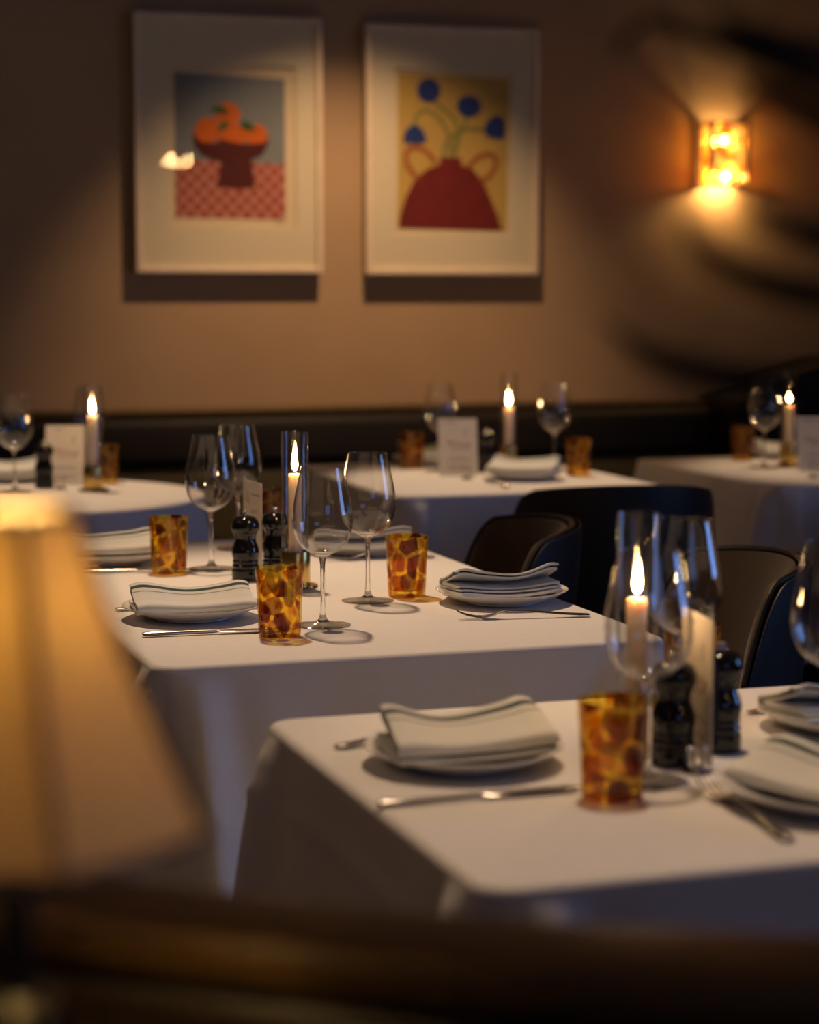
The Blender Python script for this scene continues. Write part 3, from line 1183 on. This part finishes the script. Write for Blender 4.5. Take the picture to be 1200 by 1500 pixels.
def make_fork():
    h = flat_sweep([(-.100, .001, .0030, .0006), (-.098, .0060, .0030, .0016), (-.085, .0078, .0034, .0018), (-.05, .0050, .0060, .0018), (-.01, .0032, .0100, .0018), (.022, .0030, .0115, .0017), (.036, .0046, .0090, .0015), (.046, .0095, .0055, .0012), (.056, .0112, .0034, .0011), (.062, .0112, .0030, .0010)])
    b = MB()
    for k_ in range(4):
        y = -.0088 + k_ * .00587
        rings = []
        for x, z, wd in ((.0605, .0030, .0021), (.070, .0034, .0018), (.085, .0066, .0015), (.095, .0105, .0011), (.100, .0130, .0005)):
            rings.append([(x, y + wd * cos(2 * pi * q / 8), z + .0008 * sin(2 * pi * q / 8)) for q in range(8)])
        b.sweep(rings)
    return Proto('table_fork', 'fork', [('handle', h.mesh('handle', M['steel']), None, None), ('tines', b.mesh('tines', M['steel']), None, None)])


def make_menu(kind):
    """an ivory card, standing; width x, height z; printed marks on each face"""
    w_, h_ = .100, .150
    b = MB()
    b.box((0, 0, h_ / 2), (w_, .0012, h_))
    cardm = b.mesh('card', M['card'], smooth=False)
    parts = []
    for s in (-1, 1):
        r_ = random.Random(kind)
        b = MB()

        def bar(x0, x1, z, t, mm):
            b.mat(mm)
            b.box((-s * (x0 + x1) / 2, s * .0007, z), (x1 - x0, .0003, t))

        def stroke(pts, t, mm):
            b.mat(mm)
            S = catmull([(p[0], p[1], 0) for p in pts], 5)
            vs, fs = [], []
            for i, p in enumerate(S):
                a, c = S[max(i - 1, 0)], S[min(i + 1, len(S) - 1)]
                d = Vector((c[0] - a[0], c[1] - a[1])).normalized()
                for sg in (-1, 1):
                    for yy in (.0006, .0009):
                        vs.append((-s * (p[0] - sg * d.y * t), s * yy, p[1] + sg * d.x * t))
                if i:
                    o = 4 * i
                    for u, v in ((0, 1), (1, 3), (3, 2), (2, 0)):
                        fs.append((o - 4 + u, o - 4 + v, o + v, o + u))
            n = len(vs)
            fs += [(0, 1, 3, 2), (n - 4, n - 3, n - 1, n - 2)]
            b.add(vs, fs)
        if kind == 0:
            # small leafy sprig by the top corner and faint lines of print
            for dx, dz, dd in ((0, 0, .011), (.008, -.004, .012), (.004, -.014, .010), (-.005, -.012, .010), (.011, -.017, .008)):
                stroke([(-.030 + dx, .135 + dz), (-.0285 + dx, .135 + dz - dd * .5), (-.031 + dx, .135 + dz - dd)], .0008, M['ink'])
            bar(-.004, .040, .128, .0018, M['ink'])
            for z in (.100, .096, .086, .060, .056, .052, .034, .030):
                x0 = -.02 + r_.uniform(0, .02)
                bar(x0, x0 + r_.uniform(.018, .035), z, .0010, M['ink'])
        else:
            bar(-.030, -.006, .140, .0016, M['ink'])
            stroke([(-.03, .085), (-.022, .092), (-.020, .080), (-.010, .090), (-.006, .079), (.004, .086), (.010, .078), (.020, .088)], .0010, M['redink'])
            stroke([(-.020, .070), (-.012, .076), (-.004, .068), (.006, .075), (.016, .067)], .0008, M['redink'])
            stroke([(.022, .122), (.017, .112), (.020, .104)], .0010, M['redink'])
            stroke([(.030, .084), (.024, .076), (.020, .070)], .0022, M['redink'])
            for z in (.045, .041, .026, .022, .014):
                wd = r_.uniform(.02, .036)
                bar(-wd, wd, z, .0009, M['ink'])
        parts.append(('printing', b.mesh('printing', None, smooth=False), None, 'faint printed lines'))
    return Proto('menu_card', 'menu card', parts, cardm)


def make_clip():
    """a small polished clip that stands in front of the card and grips it"""
    b = MB()
    b.lathe([(.016, 0), (.0165, .0012), (.015, .003), (.006, .0045), (.004, .007)], 28)
    base = b.mesh('base', M['chrome'])
    b = MB()
    for s in (-1, 1):
        b.tube([(s * .006, 0, .004), (s * .0085, 0, .012), (s * .0085, 0, .022)], [.0024, .0022, .0020], 10)
        b.lathe([(.0040 * sin(pi * i / 10) + 1e-4, .024 - .0040 * cos(pi * i / 10)) for i in range(11)], 14, Matrix.Translation((s * .0085, 0, 0)))
    return Proto('card_clip', 'card clip', [('base', base, None, None), ('prong', b.mesh('prong', M['chrome']), None, None)])


GLASS, TUMB, MILL, HOLD, PLATE, KNIFE, FORK, CLIP = make_wine_glass(), make_tumbler(), make_mill(), make_holder(), make_plate(), make_knife(), make_fork(), make_clip()
NAPS = [make_napkin(i) for i in range(3)]
MENUS = [make_menu(0), make_menu(1)]
Z0 = ZT + .0004


def P(px, py):
    q = at(px, py)
    return (q.x, q.y, Z0)


def glass(px, py, label, group):
    GLASS.put(P(px, py), random.uniform(0, 6), label, group)


def tumbler(px, py, label, group, rz):
    TUMB.put(P(px, py), rz, label, group)


def mill(px, py, label, group):
    MILL.put(P(px, py), random.uniform(0, 6), label, group)


def candle(px, py, hl, cl, top, rz=0.0):
    q = P(px, py)
    HOLD.put(q, rz, hl, 'glass chimney candle holders')
    make_candle(top, int(px)).put((q[0], q[1], q[2] + .0123), rz, cl, 'lit candles')


def setting(x, y, rz, k_, pl, nl):
    PLATE.put((x, y, Z0), 0, pl, 'white side plates')
    NAPS[k_].put((x, y, Z0 + .0125), rz, nl, 'striped napkins')


# ---- middle table
GA, GT = 'wine glasses on the middle table', 'amber tumblers on the middle table'
glass(310, 834, 'empty wine glass between an amber tumbler and the black mill', GA)
glass(349, 803, 'empty wine glass partly behind another, on the far end of the middle table', GA)
glass(473, 917, 'nearest of the four sharp wine glasses, right of the front amber tumbler', GA)
glass(539, 881, 'wine glass beside the dark amber tumbler in the middle of the picture', GA)
tumbler(248, 839, 'amber tumbler beside the folded napkin nearest the lampshade', GT, 0.4)
tumbler(410, 931, 'amber spotted tumbler at the front of the middle table', GT, 2.1)
tumbler(596, 873, 'darker red-brown amber tumbler right of the tall wine glass', GT, 3.7)
tumbler(400, 789, 'amber tumbler half hidden behind the mills and menu card', GT, 5.0)
mill(360, 849, 'glossy black mill on the middle table, fully seen', 'mills on the middle table')
mill(404, 842, 'glossy black mill behind the front tumbler, beside the candle', 'mills on the middle table')
candle(433, 860, 'brass and glass candle holder in the centre of the middle table', 'lit ivory candle on the middle table beside the wine glass', 0.172)
q = P(371, 832)
MENUS[0].put(q, radians(-86), 'narrow-looking menu card behind the black mill', 'menu cards')
setting(.664, 3.028, radians(2), 0, 'white plate on the middle table by the knife near the lampshade', 'striped folded napkin with a wavy edge, left of the front amber tumbler')
setting(1.152, 3.029, radians(182), 1, 'white plate at the right edge of the middle table, with fork in front', 'folded napkin beside the dark amber tumbler, ends lifted')
setting(.655, 3.672, radians(-4), 2, 'white plate at the far end of the middle table beside an amber tumbler', 'folded napkin half covered by the lampshade, left of a tumbler')
setting(1.122, 3.671, radians(175), 0, 'white plate seen through two wine glasses on the middle table', 'folded napkin seen behind two wine glasses on the middle table')


def lay(proto, p0, p1, label, group):
    """lay cutlery from pixel p0 (handle end) to p1"""
    a, c = at(*p0), at(*p1)
    d = (c - a)
    ctr = a + d.normalized() * .103
    proto.put((ctr.x, ctr.y, Z0), atan2(d.y, d.x), label, group)


lay(KNIFE, (210, 933), (378, 926), 'steel knife in front of the plate nearest the lampshade', 'cutlery on the middle table')
lay(FORK, (166, 895), (300, 889), 'fork handle peeking out behind the front left napkin', 'cutlery on the middle table')
lay(FORK, (867, 903), (700, 907), 'steel fork with raised tines at the right table edge', 'cutlery on the middle table')
lay(KNIFE, (795, 858), (625, 879), 'knife tip showing between the dark tumbler and the right plate', 'cutlery on the middle table')
lay(KNIFE, (110, 841), (220, 838), 'knife below the plate half hidden by the lampshade', 'cutlery on the middle table')
lay(FORK, (640, 818), (470, 822), 'fork behind the stem of the nearest sharp wine glass', 'cutlery on the middle table')

# ---- front table
GB = 'wine glasses on the nearest table'
glass(948, 1146, 'blurred wine glass standing in front of the candle on the nearest table', GB)
glass(998, 1061, 'wine glass behind the menu card on the nearest table', GB)
glass(1218, 1124, 'wine glass cut off by the right edge of the photo', GB)
tumbler(897, 1168, 'nearest amber tumbler, blurred, right of the striped napkin', 'amber tumblers on the nearest table', 1.2)
tumbler(1012, 1035, 'amber tumbler hidden between the mills of the nearest table', 'amber tumblers on the nearest table', 2.6)
mill(986, 1118, 'black mill left of the menu card on the nearest table', 'mills on the nearest table')
mill(1054, 1098, 'black mill right of the menu card, blue light on its side', 'mills on the nearest table')
candle(931, 1100, 'glass candle holder on the nearest table behind a wine glass', 'lit candle seen through the blurred wine glass', 0.150)
MENUS[1].put(P(1020, 1108), radians(82), 'menu card between two mills on the nearest table', 'menu cards')
CLIP.put(P(1021, 1132), radians(10), 'polished clip at the foot of the nearest menu card', 'card clips')
setting(.722, 2.005, radians(3), 1, 'blurred white plate on the nearest table, left of the tumbler', 'striped napkin on the plate left of the nearest tumbler')
setting(1.188, 2.035, radians(186), 2, 'white plate by the far right corner of the nearest table', 'folded napkin on the far right plate of the nearest table')
setting(.992, 1.735, radians(-62), 0, 'white plate at the near right, beside the fork', 'napkin with a broad stripe on the near right plate')
lay(KNIFE, (556, 1183), (852, 1157), 'knife lying in front of the blurred plate on the nearest table', 'cutlery on the nearest table')
lay(FORK, (488, 1099), (735, 1060), 'fork handle sticking out left of the nearest striped napkin', 'cutlery on the nearest table')
lay(FORK, (1160, 1237), (1010, 1145), 'fork with its tines by the polished clip on the nearest table', 'cutlery on the nearest table')
lay(KNIFE, (1300, 1022), (1066, 1050), 'knife tip behind the far right plate of the nearest table', 'cutlery on the nearest table')

# ---- small banquette table below the flower print
GC = 'wine glasses on the small banquette table'
glass(645, 690, 'blurred wine glass behind the menu card of the small banquette table', GC)
glass(812, 690, 'blurred wine glass right of the candle on the small banquette table', GC)
tumbler(604, 686, 'dark amber tumbler left of the menu card below the flower print', 'amber tumblers on the small banquette table', .3)
tumbler(847, 697, 'amber tumbler at the right end of the small banquette table', 'amber tumblers on the small banquette table', 1.9)
mill(712, 692, 'dark mill between menu card and candle on the small banquette table', 'mills on the banquette tables')
candle(745, 686, 'candle holder on the small banquette table', 'lit candle on the small banquette table below the flower print', 0.152)
MENUS[1].put(P(672, 697), radians(-15), 'menu card facing forward on the small banquette table', 'menu cards', rot=(radians(-17), 0, radians(-15)))
CLIP.put(P(684, 702), radians(-15), 'small clip at the foot of the menu below the flower print', 'card clips')
q = at(768, 702)
setting(q.x, q.y, radians(-40), 2, 'white plate at the front of the small banquette table', 'striped napkin on the small banquette table')
q = at(632, 681)
setting(q.x, q.y + .02, radians(10), 1, 'white plate behind the menu of the small banquette table', 'napkin behind the menu of the small banquette table')
lay(FORK, (745, 716), (690, 697), 'fork left of the plate on the small banquette table', 'cutlery on the banquette tables')

# ---- corner banquette table below the wall light
glass(1119, 685, 'faint wine glass left of the candle at the right edge', 'wine glasses on the corner table')
tumbler(1088, 674, 'dark amber tumbler on the banquette table below the wall light', 'amber tumblers on the corner table', 4.0)
candle(1155, 683, 'candle holder on the banquette table at the right edge', 'lit candle on the banquette table at the right edge', 0.158)
MENUS[1].put(P(1198, 690), radians(-12), 'menu card cut by the right edge beside a candle', 'menu cards', rot=(radians(-17), 0, radians(-12)))
CLIP.put(P(1192, 700), radians(0), 'clip at the foot of the menu cut by the right edge', 'card clips')
q = at(1122, 672)
setting(q.x + .075, q.y + .035, radians(8), 0, 'white plate behind the faint wine glass at the right', 'napkin behind the faint wine glass at the right')

# ---- round table at left
GE = 'wine glasses on the round table'
glass(22, 721, 'blurred wine glass at the left edge of the photo', GE)
glass(134, 701, 'faint wine glass behind the candle of the round table', GE)
tumbler(155, 708, 'amber tumbler half hidden behind the candle of the round table', 'amber tumblers on the round table', 2.2)
mill(65, 715, 'dark mill in front of the menu card on the round table', 'mills on the banquette tables')
candle(137, 719, 'brass and glass candle holder on the round table', 'lit candle on the round table at left', 0.167)
MENUS[1].put(P(95, 711), radians(-17), 'menu card behind a mill on the round table', 'menu cards', rot=(radians(-17), 0, radians(-17)))
CLIP.put(P(89, 717), radians(-17), 'clip at the foot of the menu on the round table', 'card clips')
q = at(20, 704)
setting(q.x, q.y, radians(-3), 1, 'white plate behind the wine glass at the left edge', 'napkin behind the wine glass at the left edge')


# ------------------------------------------------------------------ chairs
def make_chair(name, inner, outer):
    b = MB()
    # seat cushion: rounded square
    pts = []
    for i in range(48):
        a = 2 * pi * i / 48
        ca, sa = cos(a), sin(a)
        rr = .180 / (abs(ca) ** 4 + abs(sa) ** 4) ** .25
        pts.append((rr * ca, rr * sa))
    b.sweep([[(x * s, y * s, z) for x, y in pts] for s, z in ((.90, .385), (.99, .395), (1.0, .42), (.98, .440), (.92, .450), (.80, .454))])
    seat = b.mesh('seat', inner)

    def shell(r0, r1, zlo, zhi, mm, nm, grow=0.0, amax=72):
        """curved back centred on +x side; top corners rounded"""
        bb = MB()
        NA, NZ = 40, 12
        front, back = [], []
        for i in range(NA + 1):
            ph = radians(-amax + 2 * amax * i / NA)
            e = abs(ph) / radians(amax)
            top = zhi - .030 * e ** 2 - (.14 * max(0, (e - .72) / .28) ** 2.2)
            cf, cb = [], []
            for j in range(NZ + 1):
                t = j / NZ
                z = zlo + (top - zlo) * t
                lean = .035 * t
                th = (r1 - r0) * (1 - .35 * t)
                rm = (r0 + r1) / 2 + lean
                edge = min(1, (1 - e) * 9 + .25) * (min(1, (1 - t) * 6 + .3))
                for lst, rr in ((cf, rm - th / 2 * edge), (cb, rm + th / 2 * edge)):
                    lst.append((rr * cos(ph) - .03, rr * 1.02 * sin(ph), z))
            front.append(cf)
            back.append(cb)
        rings = [f_ + b_[::-1] for f_, b_ in zip(front, back)]
        bb.sweep(rings)
        return bb.mesh(nm, mm)
    back = shell(.165, .205, .44, .795, inner, 'backrest')
    outs = shell(.2075, .221, .40, .80, outer, 'outer_shell', amax=74)
    # piping along the top edge
    pp = []
    for i in range(61):
        ph = radians(-73 + 146 * i / 60)
        e = abs(ph) / radians(73)
        top = .798 - .030 * e ** 2 - (.14 * max(0, (e - .72) / .28) ** 2.2)
        t = 1
        pp.append(((.1875 + .035 + .011) * cos(ph) - .03, (.1875 + .035 + .011) * 1.02 * sin(ph), top))
    b = MB()
    b.tube(pp, .006, 8)
    pipe = b.mesh('piping', outer)
    parts = [('seat', seat, None, None), ('backrest', back, None, None), ('outer_shell', outs, None, None), ('piping', pipe, None, None)]
    b = MB()
    b.lathe([(.165, .37), (.17, .374), (.17, .384), (.165, .387)], 40)
    parts.append(('seat_frame', b.mesh('seat_frame', M['blackmetal']), None, None))
    for sx in (-1, 1):
        for sy in (-1, 1):
            b = MB()
            b.tube([(sx * .11, sy * .11, .375), (sx * .15, sy * .15, .19), (sx * .18, sy * .18, 0)], [.014, .012, .009], 12)
            parts.append(('leg', b.mesh('leg', M['darkwood']), None, None))
    return Proto(name, 'chair', parts)


VCH = make_chair('tub_chair', M['velvet'], M['blackleather'])
BCH = make_chair('tub_chair', M['blackleather'], M['blackleather'])
VCH.put((1.32, 3.68, 0), radians(-8), 'olive brown velvet tub chair at the far right side of the middle table', 'tub chairs')
VCH.put((1.475, 3.10, 0), radians(-6), 'dark brown tub chair behind the menu card of the nearest table', 'tub chairs')
BCH.put((1.925, 4.40, 0), radians(-90 - 8), 'black tub chair seen from behind, between the two brown chairs', 'tub chairs')
BCH.put((2.72, 4.37, 0), radians(-90), 'black tub chair cut by the right edge, behind the brown chair', 'tub chairs')

# ------------------------------------------------------------------ foreground: curved bench, lamp on its stand
curve = []
FH = Vector((sin(YAW), cos(YAW), 0))
for i in range(41):
    px = -700 + 2500 * i / 40
    tq = (min(max(px, -500), 1500)) / 1200
    yv = 1306 + 190 * tq - 78 * tq * tq
    d = .34 * FOC_PX / (yv - 415)
    curve.append(FH * d + RGT * ((px - 600) / FOC_PX * d))
bn = tag(link('curved_bench', None, None, (curve[20].x, curve[20].y, 0)), 'blurred dark brown curved bench back across the bottom foreground', 'bench')


def along(prof, nm, mm):
    """sweep a profile of (offset away from the camera, z) along the bench curve"""
    rings = []
    prp = rounded_profile(prof, .02)
    for i, c_ in enumerate(curve):
        t = (curve[min(i + 1, 40)] - curve[max(i - 1, 0)]).normalized()
        nrm = Vector((-t.y, t.x, 0))
        rings.append([(c_.x + nrm.x * q.x - curve[20].x, c_.y + nrm.y * q.x - curve[20].y, q.y) for q in prp])
    b_ = MB()
    b_.sweep(rings)
    return link(nm, b_.mesh(nm, mm), bn)


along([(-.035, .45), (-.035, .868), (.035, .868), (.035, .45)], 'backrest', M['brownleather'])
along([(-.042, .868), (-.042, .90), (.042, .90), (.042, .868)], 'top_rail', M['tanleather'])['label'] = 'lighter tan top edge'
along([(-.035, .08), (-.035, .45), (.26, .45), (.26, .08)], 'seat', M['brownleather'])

# lamp
lc = at_d(22, 1225, .95)
ST = .75
sd = tag(link('side_stand', None, None, (lc.x, lc.y, 0)), 'small round stand under the foreground lamp', 'stand')
b = MB()
b.lathe([(.115, ST - .022), (.12, ST - .018), (.12, ST - .003), (.118, ST)], 48)
link('stand_top', b.mesh('stand_top', M['darkwood']), sd)
b = MB()
b.lathe([(.018, .02), (.018, ST - .021)], 20)
link('pole', b.mesh('pole', M['blackmetal']), sd)
b = MB()
b.lathe([(.11, 0), (.11, .012), (.018, .024)], 40)
link('base', b.mesh('base', M['blackmetal']), sd)
lp = tag(link('table_lamp', None, None, (lc.x, lc.y, ST)), 'large blurred glowing lamp with cream panelled shade at the left foreground', 'lamp')
zb, zt_ = .996 - ST, 1.139 - ST
b = MB()
b.lathe([(.055, 0), (.057, .004), (.055, .012), (.022, .018), (.020, .165), (.012, .172)], 36)
link('base', b.mesh('base', M['blackmetal']), lp)['label'] = 'black lamp base'
b = MB()
b.lathe([(.0075, .171), (.0075, zb + .045), (.013, zb + .047), (.013, zb + .062)], 20)
link('stem', b.mesh('stem', M['blackmetal']), lp)
b = MB()
bz = zb + .098
b.lathe([(.014 * sin(pi * i / 12) + 1e-4, bz - .020 * cos(pi * i / 12)) for i in range(13)], 20)
link('bulb', b.mesh('bulb', M['lampbulb']), lp)
ang0 = atan2(-FH.y, -FH.x) + radians(22.7)


def hexr(a):
    u = (a - ang0 + pi / 6) % (pi / 3) - pi / 6   # angle from the nearest corner
    h_ = cos(pi / 6) / cos(abs(abs(u) - pi / 6))
    return .75 * h_ + .25


def shade_ring(r, z, n=120):
    return [(r * hexr(2 * pi * i / n) * cos(2 * pi * i / n), r * hexr(2 * pi * i / n) * sin(2 * pi * i / n), z) for i in range(n)]


rB, rT = .0885, .0295
st = []
for i in range(15):
    t = i / 14
    st.append((rB + (rT - rB) * t - .004 * sin(pi * t), zb + (zt_ - zb) * t))
b = MB()
b.sweep([shade_ring(r, z) for r, z in st] + [shade_ring(r - .0012, z) for r, z in st[::-1]] + [shade_ring(*st[0])], caps=False)
sh = link('lamp_shade', b.mesh('lamp_shade', M['shade']), lp)
for k_ in range(6):
    a = ang0 + k_ * pi / 3
    b = MB()
    b.tube([((r + .0004) * cos(a), (r + .0004) * sin(a), z) for r, z in st], .0022, 8)
    link('seam_trim', b.mesh('seam_trim', M['trim']), sh)
for (r, z) in (st[0], st[-1]):
    b = MB()
    rg = shade_ring(r, z, 60)
    b.tube(rg + [rg[0]], .0022, 8)
    link('edge_trim', b.mesh('edge_trim', M['trim']), sh)
b = MB()
for k_ in range(3):
    a = ang0 + k_ * 2 * pi / 3
    b.tube([(.012 * cos(a), .012 * sin(a), zb + .055), (.03 * cos(a), .03 * sin(a), zb + .07), (rT * .97 * cos(a), rT * .97 * sin(a), zt_ - .004)], .0012, 6)
link('shade_carrier', b.mesh('shade_carrier', M['blackmetal']), lp)

# ------------------------------------------------------------------ foreground: tall potted plant whose blurred leaves cross the right side
pc = FH * .95 + RGT * .64
pl = tag(link('potted_plant', None, None, (pc.x, pc.y, 0)), 'dark blurred long-leaved plant reaching in from the right over the wall', 'plant')
b = MB()
b.lathe(catmull([(.10, 0), (.13, .02), (.155, .15), (.165, .30), (.17, .33), (.16, .335), (.150, .31), (.001, .30)], 4), 40)
link('pot', b.mesh('pot', M['pot']), pl)
b = MB()
b.lathe([(.148, .29), (.149, .309), (.10, .318), (.001, .32)], 32)
link('soil', b.mesh('soil', M['soil']), pl)
trunk_top = Vector((0, 0, 1.12))
b = MB()
b.tube([(0, 0, .30), (.02, .01, .6), (-.01, 0, .9), trunk_top], [.018, .015, .012, .010], 12)
link('stem', b.mesh('stem', M['bark']), pl)


def leaf(p_tip, p_mid, d_tip, d_mid, width, drop=0):
    tip = at_d(*p_tip, d_tip) - Vector((pc.x, pc.y, 0))
    mid = at_d(*p_mid, d_mid) - Vector((pc.x, pc.y, 0))
    root = trunk_top + Vector((0, 0, random.uniform(-.12, .02)))
    pts = [Vector(q_) for q_ in catmull([root, root * .35 + mid * .65 + Vector((0, 0, .02)), mid, tip], 8)]
    n = len(pts)
    top, bot = [], []
    rings = []
    for i, p_ in enumerate(pts):
        t = i / (n - 1)
        d = (pts[min(i + 1, n - 1)] - pts[max(i - 1, 0)]).normalized()
        side = UPV - d * UPV.dot(d)
        side.normalize()
        nr = d.cross(side)
        wv = width * (.12 + .88 * sin(pi * min(1, max(0, t * 1.02 - .02))) ** .8) * (1 if t > .3 else .35 + t * 2.1) * (1 - .8 * t ** 6)
        rings.append([p_ + side * wv * .5 + nr * .004, p_ + nr * .0012, p_ - side * wv * .5 + nr * .004, p_ - nr * .0006])
    b_ = MB()
    b_.sweep(rings)
    link('leaf', b_.mesh('leaf', M['leaf']), pl)


leaf((985, 300), (1110, 410), .88, .88, .014)
leaf((880, 470), (1030, 545), .90, .88, .015)
leaf((1040, 5), (1150, 60), .88, .88, .015)
leaf((1085, 120), (1170, 150), .92, .92, .014)
leaf((1110, 270), (1190, 340), .86, .87, .015)
leaf((900, 80), (1010, 40), .98, .96, .009)

# ------------------------------------------------------------------ chandelier behind the viewer, mirrored in the picture glass
hc = Vector((2.9, -1.0, 2.01))
ch = tag(link('chandelier', None, None, tuple(hc)), 'small cluster of lit bulbs seen only as a reflection in the orange print', 'chandelier')
b = MB()
b.tube([(0, 0, .02), (0, 0, CEIL - hc.z)], .006, 10)
b.lathe([(.05, CEIL - hc.z - .02), (.05, CEIL - hc.z)], 24)
link('rod', b.mesh('rod', M['brass']), ch)
b = MB()
rg = [(.075 * cos(2 * pi * i / 32), .075 * sin(2 * pi * i / 32), -.02) for i in range(33)]
b.tube(rg, .004, 8)
for i in range(4):
    a = pi / 2 * i
    b.tube([(0, 0, .03), (.04 * cos(a), .04 * sin(a), .02), (.075 * cos(a), .075 * sin(a), -.02)], .003, 8)
link('ring', b.mesh('ring', M['brass']), ch)
for i in range(9):
    a = 2 * pi * i / 9 + .3
    zz = .0 if i % 3 else .045
    b = MB()
    b.lathe([(.007 * sin(pi * q_ / 10) + 1e-4, -.007 * cos(pi * q_ / 10)) for q_ in range(11)], 14, Matrix.Translation((.075 * cos(a), .075 * sin(a), -.005 + zz)))
    b.tube([(.075 * cos(a), .075 * sin(a), -.02), (.075 * cos(a), .075 * sin(a), -.01 + zz)], .003, 6)
    link('bulb', b.mesh('bulb', M['chbulb']), ch)
